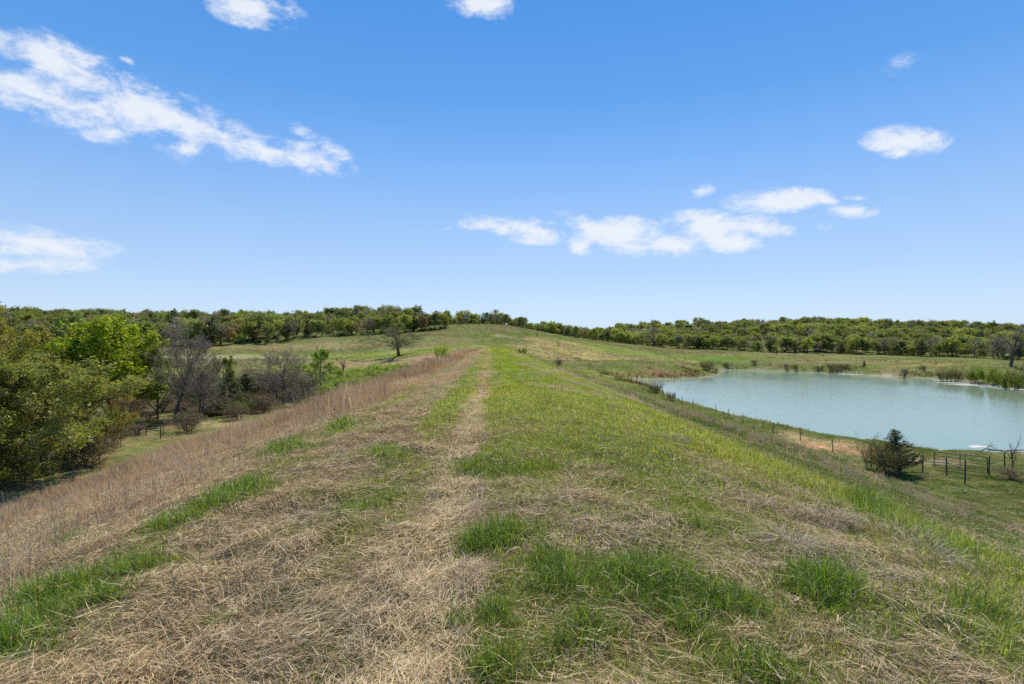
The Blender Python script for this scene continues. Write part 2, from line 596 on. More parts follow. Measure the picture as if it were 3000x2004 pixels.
def _phi(r2):
    return np.sqrt(r2 + _c * _c)


_A = _phi(((cp[:, None, :2] - cp[None, :, :2]) ** 2).sum(-1))
_W = np.linalg.solve(_A - 2.0 * np.eye(len(cp)), cp[:, 2] - cp[:, 2].mean())


def natural(x, y):
    z = np.full(np.shape(x), cp[:, 2].mean())
    for (a, b), w in zip(cp[:, :2], _W):
        z = z + w * _phi((x - a) ** 2 + (y - b) ** 2)
    return z


def height(x, y):
    z = natural(x, y)
    far = sstep(40, 140, np.hypot(x, y))
    z = z + (fbm(x / 30.0, y / 30.0, 5, 3) - 0.5) * 1.6 * far
    sd = lake_sd(x, y)
    bank = 0.10 + 0.9 * (1 - np.exp(-np.maximum(sd, 0) / 5.0)) + 0.02 * np.maximum(sd, 0)
    near = sstep(28, 2, sd)
    z = np.where(sd > 0, z * (1 - near) + np.maximum(np.minimum(z, WL + bank + 0.12 * sd), WL + bank * 0.6) * near, z)
    z = np.where(sd <= 0, WL - 0.02 - np.minimum(2.0, -sd * 0.14), np.maximum(z, WL + 0.06 + 0.03 * np.minimum(np.maximum(sd, 0), 6)))
    # the earth dam
    dx = x - DAM_C - (fbm(y / 14.0, y * 0 + 3.3, 9, 2) - 0.5) * 0.7
    e = np.abs(dx) - np.where(dx > 0, DAM_HW - .55, DAM_HW)
    slope = np.where(dx < 0, 1 / 3.0, 1 / 3.05)
    soft = 0.9
    run = soft * np.log1p(np.exp(np.clip(e / soft, -30, 30))) + np.maximum(e / soft - 30, 0) * soft
    crown = -0.012 * np.minimum(np.abs(dx), DAM_HW) ** 2 * 0.5
    zd = 0.06 + crown - run * slope
    zd = zd - np.maximum(0, y - 183) * 0.09 - np.maximum(0, -60 - y) * 0.3
    k = 0.8
    zz = np.maximum(z, zd) + k * 0.25 * np.maximum(0, 1 - np.abs(z - zd) / k) ** 2
    zz = np.where(sd < 1.0, np.minimum(zz, z), zz)
    amp = 1 - sstep(60, 160, np.hypot(x, y)) * 0.6
    lump = (fbm(x / 2.6, y / 2.6, 21, 3) - 0.5) * 0.20 + (fbm(x / 0.5, y / 0.5, 33, 3) - 0.5) * 0.13
    rut = -0.05 * np.exp(-((x + 0.45) / 0.28) ** 2) - 0.03 * np.exp(-((x - 1.25) / 0.3) ** 2)
    rut = rut * (np.abs(y) < 180)
    return zz + np.where(sd > 0.5, lump * amp * np.clip((sd - 0.5) / 3, 0, 1), 0) + rut


GA = 6.0
_du, _dv = 0.0265, 0.0235
_u = np.arange(-6.2, 6.2001, _du)
_v = np.arange(-3.6, 6.35, _dv)
GX, GY = GA * np.sinh(_u), 6.0 + GA * np.sinh(_v)
XX, YY = np.meshgrid(GX, GY)
ZZ = height(XX, YY)


def gz(x, y):
    """ground height as the mesh has it"""
    fu = np.clip((np.arcsinh(np.asarray(x, float) / GA) - _u[0]) / _du, 0, len(_u) - 1.001)
    fv = np.clip((np.arcsinh((np.asarray(y, float) - 6.0) / GA) - _v[0]) / _dv, 0, len(_v) - 1.001)
    i, j = fu.astype(int), fv.astype(int)
    a = (np.asarray(x) - GX[i]) / (GX[i + 1] - GX[i])
    b = (np.asarray(y) - GY[j]) / (GY[j + 1] - GY[j])
    return (ZZ[j, i] * (1 - a) + ZZ[j, i + 1] * a) * (1 - b) + (ZZ[j + 1, i] * (1 - a) + ZZ[j + 1, i + 1] * a) * b


def gnormal(x, y, e=0.35):
    nx = -(gz(x + e, y) - gz(x - e, y)) / (2 * e)
    ny = -(gz(x, y + e) - gz(x, y - e)) / (2 * e)
    n = np.stack([nx, ny, np.ones_like(nx)], -1)
    return n / np.linalg.norm(n, axis=-1, keepdims=True)


def hit(px, py, t0=2.0, t1=900.0):
    """first ground point along a sight line of the photograph"""
    d = pix_dir(px, py)
    ts = np.geomspace(t0, t1, 1600)
    p = np.array([0, 0, EYE])[None] + ts[:, None] * d[None]
    below = p[:, 2] < gz(p[:, 0], p[:, 1])
    k = int(np.argmax(below)) if below.any() else len(ts) - 1
    return p[k]


# ------------------------------------------------------------------ what grows where
GREEN_PX = [  # px, py, half width, half height of lush patches, amount
    (1447, 1590, 115, 58, 1.1), (1433, 1362, 95, 32, .9), (1596, 1372, 66, 22, .9), (1659, 1306, 34, 14, .7), (1596, 1492, 60, 26, .6), (1649, 1655, 110, 36, .8),
    (1721, 1725, 110, 52, 1.0), (1889, 1715, 135, 75, 1.0), (1938, 1800, 75, 52, .9), (1466, 1775, 48, 46, .8), (1346, 1822, 36, 28, .7), (1466, 1925, 85, 62, 1.0),
    (1697, 1868, 56, 48, .9), (1793, 1862, 56, 34, .9), (1913, 1340, 56, 22, .6), (1144, 1325, 60, 34, .5), (1029, 1500, 60, 30, .5), (1125, 1455, 30, 16, .6),
    (2072, 1765, 130, 75, .9), (2409, 1725, 110, 62, 1.0), (2144, 1955, 110, 55, .9), (2082, 1562, 36, 22, .7), (2178, 1572, 44, 18, .8), (2553, 1478, 36, 28, 1.0),
    (673, 1450, 95, 30, 1.1), (490, 1532, 36, 22, .8), (183, 1595, 36, 16, .8), (159, 1730, 90, 40, 1.0), (413, 1685, 70, 22, .9), (327, 1757, 64, 26, .9),
    (72, 1865, 80, 62, 1.1), (38, 1935, 60, 45, 1.0), (817, 1314, 75, 24, .9), (615, 1860, 90, 55, .35), (20, 1650, 90, 20, .7), (1000, 1245, 60, 20, .7), (2750, 1600, 80, 40, .6),
    (2600, 1850, 110, 50, .5), (2850, 1760, 120, 60, .6)]
GREEN_BL = []
for px, py, a, b, w in GREEN_PX:
    p = hit(px, py)
    q = hit(px, py - b)
    dist = math.hypot(p[0], p[1])
    GREEN_BL.append((p[0], p[1], a * dist / FPX * 1.02, max(0.10, 0.6 * (math.hypot(q[0], q[1]) - dist)), w, math.atan2(p[0], p[1])))


def blobs(x, y, bl):
    s = np.zeros(np.shape(x))
    for bx, by, ra, rb, w, az in bl:
        c, sn = math.cos(az), math.sin(az)
        u = ((x - bx) * c - (y - by) * sn) / ra
        v = ((x - bx) * sn + (y - by) * c) / rb
        s = np.maximum(s, w * np.exp(-(u * u + v * v) * 0.75))
    return s


def cover(x, y):
    """green, tall dry grass, grey weeds, yellowness: 0..1 each"""
    n1 = fbm(x / 1.1, y / 1.5, 101, 4)
    n2 = fbm(x / 5.0, y / 7.0, 131, 3)
    n3 = fbm(x / 0.45, y / 0.5, 151, 3)
    wav = (fbm(x * 0 + 7.7, y / 3.0, 171, 3) - 0.5) * 1.6
    xs = x + wav * 0.7

    xt = x + wav * 0.16 + (n1 - .5) * .35

    def bandt(a, b, s=0.12):
        return sstep(a - s, a + s, xt) * (1 - sstep(b - s, b + s, xt))

    def band(a, b, s=0.25):
        return sstep(a - s, a + s, xs) * (1 - sstep(b - s, b + s, xs))
    g = (0.20 * band(-3.1, -1.45) * sstep(-1.2, -1.5, xt) + (.50 + .36 * sstep(6, 15, y)) * bandt(-1.45, -0.68, .2) + 0.05 * bandt(-0.68, -0.20, .12) + 0.86 * band(-0.6, 2.4) * sstep(-.2, -.08, xt) + 0.70 * band(2.4, 3.7)
         + 0.80 * band(3.7, 6.6) + 0.70 * band(6.6, 32, 1.0) + 0.70 * band(32, 400, 2.0) + 0.55 * band(-3.75, -3.1, .18))
    mid = sstep(5, 14, y)
    g = g + mid * (0.14 * band(-1.45, -.72) + .14 * band(-.12, 3.7) - 0.03 * band(-3.1, -1.45))
    nearm = 1 - sstep(3.8, 6.5, y)
    g = g - nearm * 0.22 * band(-6, -1.5) - nearm * 0.05 * band(0.0, 5.2)
    trk = bandt(-.68, -.2, .12)
    g = g + ((n1 - 0.5) * 1.1 + (n2 - 0.5) * 0.6 + (n3 - .5) * 0.5) * (1 - .35 * trk)
    wx_, wy_ = (fbm(x / .6, y / .6, 161, 3) - .5) * .55, (fbm(x / .6, y / .6, 165, 3) - .5) * .55
    gb = blobs(x + wx_, y + wy_, GREEN_BL) * np.clip(.05 + 1.9 * n3, .15, 1.2)
    g = np.clip(g, 0, 1)
    g = np.maximum(g * (1 - 0.0), gb)
    tall = band(-35, -3.7, 0.22) * (1 - .45 * band(-35, -22, 3.0))
    tall = tall * np.clip(0.42 + (n2 - 0.42) * 3.2 + (n1 - .5) * 1.6, 0.04, 1) * np.clip(1 - 1.3 * gb, 0, 1)
    tall = tall * (1 - sstep(170, 195, y))
    g = np.where(tall > 0.25, g * 0.5, g)
    bank = band(-35, -3.7, .3)
    g = np.where(bank > .5, np.clip(.30 + (n1 - .5) * 1.5 + (n2 - .5) * 1.2, 0, 1) * (1 - tall) , g)
    weed = band(8.5, 30, 0.8) * (1 - .7 * sstep(36, 56, y)) * np.clip(0.18 + (n2 - 0.5) * 1.8 + (n1 - .5), 0, 1) * (1 - sstep(165, 195, y))
    yel = (1 - .9 * sstep(6.2, 8.2, x + wav * .5)) * np.clip(band(3.4, 7.0, .5) * (.35 + 1.0 * n2) + 0.55 * band(-1.4, 3.6) + (n2 - .5) * 0.9 - gb * 0.8, 0, 1)
    return np.clip(g, 0, 1.2), np.clip(tall, 0, 1), np.clip(weed, 0, 1), yel, gb


FIELD_PX = [  # px, py, distance hint none; half width m, half depth m, colour, weight
    (1680, 1030, 22, 20, (.36, .275, .12), .9), (1590, 1030, 14, 16, (.33, .26, .12), .7), (1480, 986, 6, 1.6, (.42, .38, .3), .45), (1515, 987, 4, 1.4, (.48, .43, .35), .5),
    (1560, 990, 7, 2.0, (.45, .4, .32), .6), (1450, 965, 24, 13, (.17, .14, .075), .8), (1360, 995, 12, 8, (.24, .18, .09), .6), (1620, 1000, 16, 6, (.20, .165, .075), .6),
    (1750, 1012, 26, 4, (.22, .25, .055), .6), (1830, 1030, 30, 8, (.22, .27, .05), .5), (1960, 1050, 16, 12, (.26, .25, .08), .6), (1850, 1050, 16, 8, (.26, .20, .11), .5),
    (2060, 1050, 22, 10, (.12, .20, .035), .8), (2180, 1050, 26, 9, (.12, .20, .035), .8), (2300, 1045, 40, 12, (.20, .20, .07), .5), (2010, 1096, 24, 3, (.22, .12, .07), .6), (1950, 1098, 14, 2.5, (.22, .12, .07), .5),
    (2320, 1062, 24, 9, (.19, .155, .10), .7), (2500, 1062, 20, 10, (.17, .15, .08), .6), (2560, 1058, 40, 6, (.22, .22, .07), .5), (2760, 1068, 26, 5, (.30, .27, .07), .7),
    (2430, 1305, 3.4, 5.0, (.42, .27, .15), .9), (2350, 1285, 2.2, 4.0, (.40, .27, .16), .8), (2520, 1320, 3.0, 3.0, (.42, .27, .15), .8), (2740, 1350, 3.5, 2.0, (.26, .19, .13), .7),
    (780, 1045, 34, 3.0, (.36, .30, .19), .85), (650, 1050, 30, 2.2, (.42, .37, .28), .8), (640, 1056, 20, 2, (.44, .39, .3), .8), (640, 1078, 24, 8, (.24, .25, .06), .7), (900, 1045, 40, 5, (.17, .21, .045), .6), (1080, 1040, 40, 6, (.19, .23, .045), .7),
    (1240, 1032, 26, 6, (.19, .24, .045), .7), (1230, 1022, 18, 3, (.34, .28, .14), .6), (860, 1018, 36, 7, (.27, .20, .105), .6), (960, 1010, 30, 8, (.25, .185, .10), .6), (740, 1022, 26, 6, (.26, .19, .10), .6),
    (560, 1270, 5, 4, (.16, .20, .045), .6), (500, 1305, 6, 5, (.16, .19, .05), .6), (640, 1245, 8, 5, (.33, .29, .14), .6)]
FIELD_BL = [(*hit(px, py)[:2], a, b, c, w) for px, py, a, b, c, w in FIELD_PX]
C_STRAW, C_GREEN, C_TALL, C_WEED = np.array((.33, .235, .13)), np.array((.175, .19, .045)), np.array((.30, .225, .14)), np.array((.17, .165, .08))


def ground_colour(x, y):
    g, t, w, yel, gb = cover(x, y)
    c = C_STRAW[None] * (1 - g[..., None]) + C_GREEN[None] * g[..., None]
    c = c + np.stack([yel * .03, yel * .035, yel * 0], -1) * g[..., None]
    soil_gap_dark = (1 - sstep(9, 24, np.hypot(x, y)))[..., None]  # soil near the camera, painted darker so gaps between blades look shaded
    c = c * (1 - .62 * soil_gap_dark) + np.array((.06, .048, .03)) * .62 * soil_gap_dark
    c = c * (1 - t[..., None]) + C_TALL * t[..., None]
    gold = (np.exp(-((x + .43) / .26) ** 2) * .6 * sstep(6, 14, y) * (1 - sstep(175, 190, y)))[..., None]
    c = c * (1 - gold) + np.array((.40, .30, .14)) * gold
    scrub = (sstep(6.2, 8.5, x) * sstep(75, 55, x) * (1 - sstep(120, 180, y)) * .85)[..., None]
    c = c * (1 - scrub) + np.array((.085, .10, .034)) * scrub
    toe = (sstep(-27, -34, x) * sstep(-60, -46, x) * (1 - sstep(150, 190, y)) * np.clip(.45 + 1.3 * (fbm(x / 6., y / 6., 231, 3) - .3), 0, 1))[..., None]
    c = c * (1 - toe) + np.array((.115, .13, .042)) * toe
    c = c * (1 - 0.7 * w[..., None]) + 0.7 * C_WEED * w[..., None]
    r = np.hypot(x, y)
    wild = np.maximum(sstep(-46, -58, x), np.maximum(sstep(175, 200, y), sstep(44, 56, x)))
    n = fbm(x / 25.0, y / 25.0, 211, 4)
    n5 = fbm(x / 6.0, y / 6.0, 221, 3)
    f = np.clip(0.68 + (n - 0.5) * 2.2 + (n5 - .5) * 1.2, 0, 1)[..., None]
    fc = np.array((.20, .165, .085)) * (1 - f) + np.array((.125, .15, .048)) * f
    c = c * (1 - wild[..., None]) + fc * wild[..., None]
    wob = (fbm(x / 4.0, y / 3.0, 241, 3) - 0.5) * 1.1
    for bx, by, a, b, colr, wt in FIELD_BL:
        m = wt * np.clip(1.35 - ((x - bx) / a) ** 2 - ((y - by) / b) ** 2 + wob, 0, 1)[..., None]
        c = c * (1 - m) + np.array(colr) * m
    sd = lake_sd(x, y)
    mud = (np.exp(-(np.maximum(sd - 0.1, 0) / 0.6) ** 2) * (0.75 + 0.5 * (n5 - .5)))[..., None]
    c = c * (1 - mud) + np.array((.30, .265, .205)) * mud
    return np.clip(c, 0.01, 0.9)


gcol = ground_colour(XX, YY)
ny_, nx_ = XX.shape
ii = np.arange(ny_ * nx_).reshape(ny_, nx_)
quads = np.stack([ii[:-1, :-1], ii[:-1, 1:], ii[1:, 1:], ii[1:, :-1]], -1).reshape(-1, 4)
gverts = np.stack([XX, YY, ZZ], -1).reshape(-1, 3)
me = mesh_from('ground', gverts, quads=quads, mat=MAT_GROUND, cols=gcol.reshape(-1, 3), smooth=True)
ground = new_obj('ground', me, kind='structure', label='grassy earth dam, valley floor and fields around the pond')

# ------------------------------------------------------------------ pond
wx = np.concatenate([np.arange(24, 110, 2.0), np.arange(110, 330, 4.0)])
wy = np.arange(40, 262, 2.0)
WX, WY = np.meshgrid(wx, wy)
wsd = lake_sd(WX, WY)
keep = wsd < 9
wi = np.arange(WX.size).reshape(WX.shape)
q = np.stack([wi[:-1, :-1], wi[:-1, 1:], wi[1:, 1:], wi[1:, :-1]], -1).reshape(-1, 4)
q = q[keep.ravel()[q].any(1)]
used = np.unique(q)
remap = np.zeros(WX.size, int)
remap[used] = np.arange(len(used))
wv3 = np.stack([WX.ravel(), WY.ravel(), np.full(WX.size, WL)], -1)[used]
wme = mesh_from('pond_water', wv3, quads=remap[q], mat=MAT_WATER, smooth=True)
# sheltered water lies calm along the far bank
xs_, ys_ = wv3[:, 0], wv3[:, 1]
right_bank = np.array([on_plane(px, py, WL)[:2] for px, py in [(2440, 1094), (2560, 1105), (2700, 1116), (2850, 1130), (3000, 1150), (3300, 1185)]])
dmin = np.min(np.hypot(xs_[:, None] - right_bank[None, :, 0], ys_[:, None] - right_bank[None, :, 1]), 1)
sdw = lake_sd(xs_, ys_)
wob_ = (fbm(xs_ / 18.0, ys_ / 9.0, 77, 3) - .5)
far_bank = sstep(-12, -3, sdw) * (ys_ > 120)
lee = sstep(-38, -20, sdw + 26 * wob_) * sstep(72, 96, xs_ + 20 * wob_) * (ys_ > 105)
calm = np.clip(np.maximum(.6 * far_bank, lee), 0, 1)
ca = wme.attributes.new('calm', 'FLOAT', 'POINT')
ca.data.foreach_set('value', calm.astype(np.float32))
new_obj('pond_water', wme, kind='structure', label='silty turquoise pond water')

# ------------------------------------------------------------------ plant parts
def ribbons(base, heading, length, elev, bend, width, col, seg=3, side=None):
    """curved tapering blades. base (n,3), heading/elev angles, bend = drop of the elevation along the blade"""
    n = len(base)
    ts = np.linspace(0, 1, seg + 1)
    pts = np.zeros((n, seg + 1, 3))
    pts[:, 0] = base
    hx, hy = np.cos(heading), np.sin(heading)
    for i in range(seg):
        e = elev - bend * (ts[i] + 0.5 / seg)
        st = (length / seg)[:, None] * np.stack([np.cos(e) * hx, np.cos(e) * hy, np.sin(e)], -1)
        pts[:, i + 1] = pts[:, i] + st
    if side is None:
        side = np.stack([-hy, hx, np.zeros(n)], -1)
    w = width[:, None] * (1 - ts[None] ** 1.7)
    k = seg
    V = np.zeros((n, 2 * k + 1, 3))
    for i in range(k):
        V[:, 2 * i] = pts[:, i] - side * w[:, i, None] * 0.5
        V[:, 2 * i + 1] = pts[:, i] + side * w[:, i, None] * 0.5
    V[:, 2 * k] = pts[:, k]
    o = (np.arange(n) * (2 * k + 1))[:, None]
    qs = [np.concatenate([o + 2 * i, o + 2 * i + 1, o + 2 * i + 3, o + 2 * i + 2], 1) for i in range(k - 1)]
    tr = np.concatenate([o + 2 * k - 2, o + 2 * k - 1, o + 2 * k], 1)
    Q = np.concatenate(qs) if qs else None
    C = np.repeat(col[:, None], 2 * k + 1, 1)
    return V.reshape(-1, 3), Q, tr, C.reshape(-1, 3)


class Soup:
    def __init__(self):
        self.v, self.q, self.t, self.c, self.n = [], [], [], [], 0

    def add(self, v, q=None, t=None, c=None):
        v = np.asarray(v, float).reshape(-1, 3)
        self.v.append(v)
        if q is not None and len(q):
            self.q.append(np.asarray(q) + self.n)
        if t is not None and len(t):
            self.t.append(np.asarray(t) + self.n)
        self.c.append(np.ones((len(v), 3)) * (1.0 if c is None else c))
        self.n += len(v)

    def mesh(self, name, mat, smooth=False):
        return mesh_from(name, np.concatenate(self.v), np.concatenate(self.q) if self.q else None,
                         np.concatenate(self.t) if self.t else None, mat, np.concatenate(self.c), smooth)


def mixcol(rng, n, a, b, jit=0.12):
    t = rng.random((n, 1))
    c = np.array(a)[None] * (1 - t) + np.array(b)[None] * t
    return c * (1 + (rng.random((n, 1)) - 0.5) * 2 * jit)


def proto_green(seed, n, rad, hmin, hmax, width, lean=(35, 88), bend=(0.2, 1.5), ca=(.10, .20, .028), cb=(.18, .27, .045), dead=0.06):
    rng = np.random.default_rng(seed)
    r, a = rad * np.sqrt(rng.random(n)), rng.random(n) * 2 * np.pi
    base = np.stack([r * np.cos(a), r * np.sin(a), np.full(n, -0.02)], -1)
    head = a + rng.normal(0, 0.9, n)
    L = rng.uniform(hmin, hmax, n)
    el = np.radians(rng.uniform(*lean, n))
    col = mixcol(rng, n, ca, cb)
    dd = rng.random(n) < dead
    col[dd] = mixcol(rng, int(dd.sum()), (.36, .27, .15), (.46, .38, .24))
    s = Soup()
    tw = rng.normal(0, 0.6, n) + head + np.pi / 2
    side = np.stack([np.cos(tw), np.sin(tw), rng.normal(0, .3, n)], -1)
    s.add(*ribbons(base, head, L, el, rng.uniform(*bend, n), width * rng.uniform(.6, 1.3, n), col, 3, side))
    return s


def proto_mat(seed, n, rad, lmin, lmax, width, spread=0.5, up=0.05, ca=(.34, .24, .135), cb=(.52, .41, .27), curl=0.5, lift=10):
    """straw lying matted, combed roughly along local +X"""
    rng = np.random.default_rng(seed)
    r, a = rad * np.sqrt(rng.random(n)), rng.random(n) * 2 * np.pi
    base = np.stack([r * np.cos(a), r * np.sin(a), rng.random(n) ** 1.5 * up], -1)
    head = rng.normal(0, spread, n) + (rng.random(n) < 0.35) * np.pi
    L = rng.uniform(lmin, lmax, n)
    el = np.radians(rng.normal(lift, lift * 0.9, n))
    col = mixcol(rng, n, ca, cb, 0.2)
    gr = rng.random(n) < 0.28
    col[gr] = mixcol(rng, int(gr.sum()), (.30, .27, .235), (.47, .43, .39))
    tw = head + np.pi / 2
    side = np.stack([np.cos(tw), np.sin(tw), rng.normal(0, .35, n)], -1)
    s = Soup()
    v, q, t, c = ribbons(base, head, L, el, rng.normal(np.radians(2 * lift), curl * 0.4, n), width * rng.uniform(.5, 1.4, n), col, 3, side)
    # sideways curl
    k = 7
    vv = v.reshape(n, k, 3)
    tt = np.array([0, 0, 1 / 3, 1 / 3, 2 / 3, 2 / 3, 1.0])
    cu = rng.normal(0, curl * 0.35, n)[:, None] * L[:, None] * tt[None] ** 2
    vv[:, :, 0] += -np.sin(head)[:, None] * cu
    vv[:, :, 1] += np.cos(head)[:, None] * cu
    s.add(vv.reshape(-1, 3), q, t, c)
    return s


def proto_tall(seed, n, rad, hmin, hmax, width, ca, cb, lean=(52, 88), drop=0.5, litter=10):
    rng = np.random.default_rng(seed)
    r, a = rad * rng.random(n), rng.random(n) * 2 * np.pi
    base = np.stack([r * np.cos(a), r * np.sin(a), np.full(n, -0.03)], -1)
    head = a + rng.normal(0, 0.8, n)
    L = rng.uniform(hmin, hmax, n)
    el = np.radians(rng.uniform(*lean, n))
    tw = rng.random(n) * 2 * np.pi
    side = np.stack([np.cos(tw), np.sin(tw), np.zeros(n)], -1)
    s = Soup()
    s.add(*ribbons(base, head, L, el, np.abs(rng.normal(0, drop, n)), width * rng.uniform(.5, 1.3, n), mixcol(rng, n, ca, cb, .2), 3, side))
    m = litter
    if m:
        base = np.stack([rng.normal(0, rad * 1.2, m), rng.normal(0, rad * 1.2, m), rng.random(m) * 0.25 * hmax], -1)
        head = rng.random(m) * 6.28
        s.add(*ribbons(base, head, rng.uniform(.3, .7, m) * hmax, np.radians(rng.uniform(-10, 45, m)), rng.uniform(0, 1.2, m), width * 1.1 * np.ones(m),
                       mixcol(rng, m, np.array(ca) * .95, np.array(cb) * 1.1, .2), 3))
    return s


def proto_weed(seed, n, h, width, ca, cb):
    """dead branching forbs"""
    rng = np.random.default_rng(seed)
    s = Soup()
    for i in range(n):
        b = np.array([rng.normal(0, .12), rng.normal(0, .12), -0.02])
        hd, L = rng.random() * 6.28, h * rng.uniform(.55, 1.1)
        el = np.radians(rng.uniform(65, 90))
        s.add(*ribbons(b[None], np.array([hd]), np.array([L]), np.array([el]), np.array([0.2]), np.array([width]), mixcol(rng, 1, ca, cb), 3))
        k = 7
        t = rng.uniform(.3, .95, k)
        bb = b[None] + (t * L)[:, None] * np.array([np.cos(el) * np.cos(hd), np.cos(el) * np.sin(hd), np.sin(el)])[None]
        s.add(*ribbons(bb, rng.random(k) * 6.28, L * rng.uniform(.15, .4, k), np.radians(rng.uniform(15, 75, k)), rng.normal(0, .5, k), width * .8 * np.ones(k), mixcol(rng, k, ca, cb), 3))
    return s


def proto_coll(name, soups, mat):
    c = bpy.data.collections.new(name)
    for i, s in enumerate(soups):
        o = bpy.data.objects.new('%s_%02d' % (name, i), s.mesh('%s_%02d' % (name, i), mat))
        c.objects.link(o)
    return c


_GN = {}


def gn_tree(coll):
    if coll.name in _GN:
        return _GN[coll.name]
    g = bpy.data.node_groups.new('scatter_' + coll.name, 'GeometryNodeTree')
    g.interface.new_socket('Geometry', in_out='INPUT', socket_type='NodeSocketGeometry')
    g.interface.new_socket('Geometry', in_out='OUTPUT', socket_type='NodeSocketGeometry')
    n, l = g.nodes, g.links
    gi, go = n.new('NodeGroupInput'), n.new('NodeGroupOutput')
    ci = n.new('GeometryNodeCollectionInfo')
    ci.inputs['Collection'].default_value = coll
    ci.inputs['Separate Children'].default_value = True
    ci.inputs['Reset Children'].default_value = True

    def attr(name, typ):
        a = n.new('GeometryNodeInputNamedAttribute')
        a.data_type = typ
        a.inputs['Name'].default_value = name
        return a.outputs[0]
    e2r = n.new('FunctionNodeEulerToRotation')
    l.new(attr('rot', 'FLOAT_VECTOR'), e2r.inputs[0])
    ip = n.new('GeometryNodeInstanceOnPoints')
    l.new(gi.outputs[0], ip.inputs['Points'])
    l.new(ci.outputs[0], ip.inputs['Instance'])
    ip.inputs['Pick Instance'].default_value = True
    l.new(attr('pick', 'INT'), ip.inputs['Instance Index'])
    l.new(e2r.outputs[0], ip.inputs['Rotation'])
    l.new(attr('scl', 'FLOAT_VECTOR'), ip.inputs['Scale'])
    l.new(ip.outputs[0], go.inputs[0])
    _GN[coll.name] = g
    return g


def scatter(name, coll, pos, rot, scl, tint, label, category, pick=None, seed=0):
    """many small plants as one object"""
    n = len(pos)
    rng = np.random.default_rng(seed)
    me = bpy.data.meshes.new(name)
    me.vertices.add(n)
    me.vertices.foreach_set('co', np.asarray(pos, np.float32).ravel())
    scl = np.asarray(scl, float)
    if scl.ndim == 1:
        scl = np.repeat(scl[:, None], 3, 1)
    for nm, typ, dat in (('rot', 'FLOAT_VECTOR', rot), ('scl', 'FLOAT_VECTOR', scl)):
        a = me.attributes.new(nm, typ, 'POINT')
        a.data.foreach_set('vector', np.asarray(dat, np.float32).ravel())
    a = me.attributes.new('pick', 'INT', 'POINT')
    k = len(coll.objects)
    a.data.foreach_set('value', (rng.integers(0, k, n) if pick is None else pick).astype(np.int32))
    a = me.attributes.new('tint', 'FLOAT_COLOR', 'POINT')
    t4 = np.ones((n, 4), np.float32)
    t4[:, :3] = tint
    a.data.foreach_set('color', t4.ravel())
    me.update()
    o = new_obj(name, me, kind='stuff', label=label, category=category)
    md = o.modifiers.new('scatter', 'NODES')
    md.node_group = gn_tree(coll)
    return o


def tilt_rot(x, y, yaw, amount=1.0):
    nrm = gnormal(x, y)
    nrm[:, :2] *= amount
    nrm /= np.linalg.norm(nrm, axis=1, keepdims=True)
    h = np.stack([np.cos(yaw), np.sin(yaw), np.zeros_like(yaw)], -1)
    t = h - nrm * (h * nrm).sum(-1, keepdims=True)
    t /= np.linalg.norm(t, axis=-1, keepdims=True)
    b = np.cross(nrm, t)
    ry = np.arcsin(np.clip(-t[:, 2], -1, 1))
    return np.stack([np.arctan2(b[:, 2], nrm[:, 2]), ry, np.arctan2(t[:, 1], t[:, 0])], -1)


HALF = R(50)


def ring(rng, r0, r1, per_m2, half=HALF):
    """points over the part of a ring of ground round the camera that it may see, with room to step aside"""
    n = int((r1 * r1 - r0 * r0) * half * per_m2)
    r = np.sqrt(rng.random(n) * (r1 * r1 - r0 * r0) + r0 * r0)
    a = YAW + (rng.random(n) * 2 - 1) * half
    return r * np.sin(a), r * np.cos(a)


# ------------------------------------------------------------------ grass: single blades near the camera
def blade_mesh(name, x, y, heading, length, elev, bend, width, lift, col, mat, label, category='grass', curl=None, sidez=0.3, seg=2, seed=0):
    rng = np.random.default_rng(seed)
    n = len(x)
    base = np.stack([x, y, gz(x, y) + lift], -1)
    # lie along the local slope
    nrm = gnormal(x, y, 0.12)
    hx, hy = np.cos(heading), np.sin(heading)
    sl = -(nrm[:, 0] * hx + nrm[:, 1] * hy) / nrm[:, 2]
    flat = np.clip(1 - elev / 0.9, 0, 1)
    el = elev + np.arctan(sl) * flat
    tw = heading + np.pi / 2
    side = np.stack([np.cos(tw), np.sin(tw), rng.normal(0, sidez, n)], -1)
    v, q, t, c = ribbons(base, heading, length, el, bend, width, col, seg, side)
    if curl is not None:
        k = 2 * seg + 1
        vv = v.reshape(n, k, 3)
        tt = np.array([(i // 2) / seg for i in range(k)])
        cu = (curl * length)[:, None] * tt[None] ** 2
        vv[:, :, 0] += -hy[:, None] * cu
        vv[:, :, 1] += hx[:, None] * cu
        v = vv.reshape(-1, 3)
    o = new_obj(name, mesh_from(name, v, q, t, mat, c), kind='stuff', label=label, category=category)
    return n


def rings(rng, specs):
    xs, ys, ss = [], [], []
    for r0, r1, den, sc in specs:
        x, y = ring(rng, r0, r1, den)
        xs.append(x)
        ys.append(y)
        ss.append(np.full(len(x), sc))
    return np.concatenate(xs), np.concatenate(ys), np.concatenate(ss)


def yawflow(x, y):
    return (fbm(x / .8, y / .8, 301, 3) * 2.4 + fbm(x / 8.0, y / 8.0, 311, 2) * 2.0) * math.pi


MAT_GRASS_B = mat_leaf('green_blades', 'object', 0.45, 0.02, 0.42)
MAT_STRAW_B = mat_leaf('straw_strands', 'object', 0.12, 0.012, 0.5, tgain=(1.1, 1.0, 0.85))
MAT_TALL_B = mat_leaf('tall_stems', 'object', 0.36, 0.01, 0.5, tgain=(1.1, 1.0, 0.85))
tri_est = {}

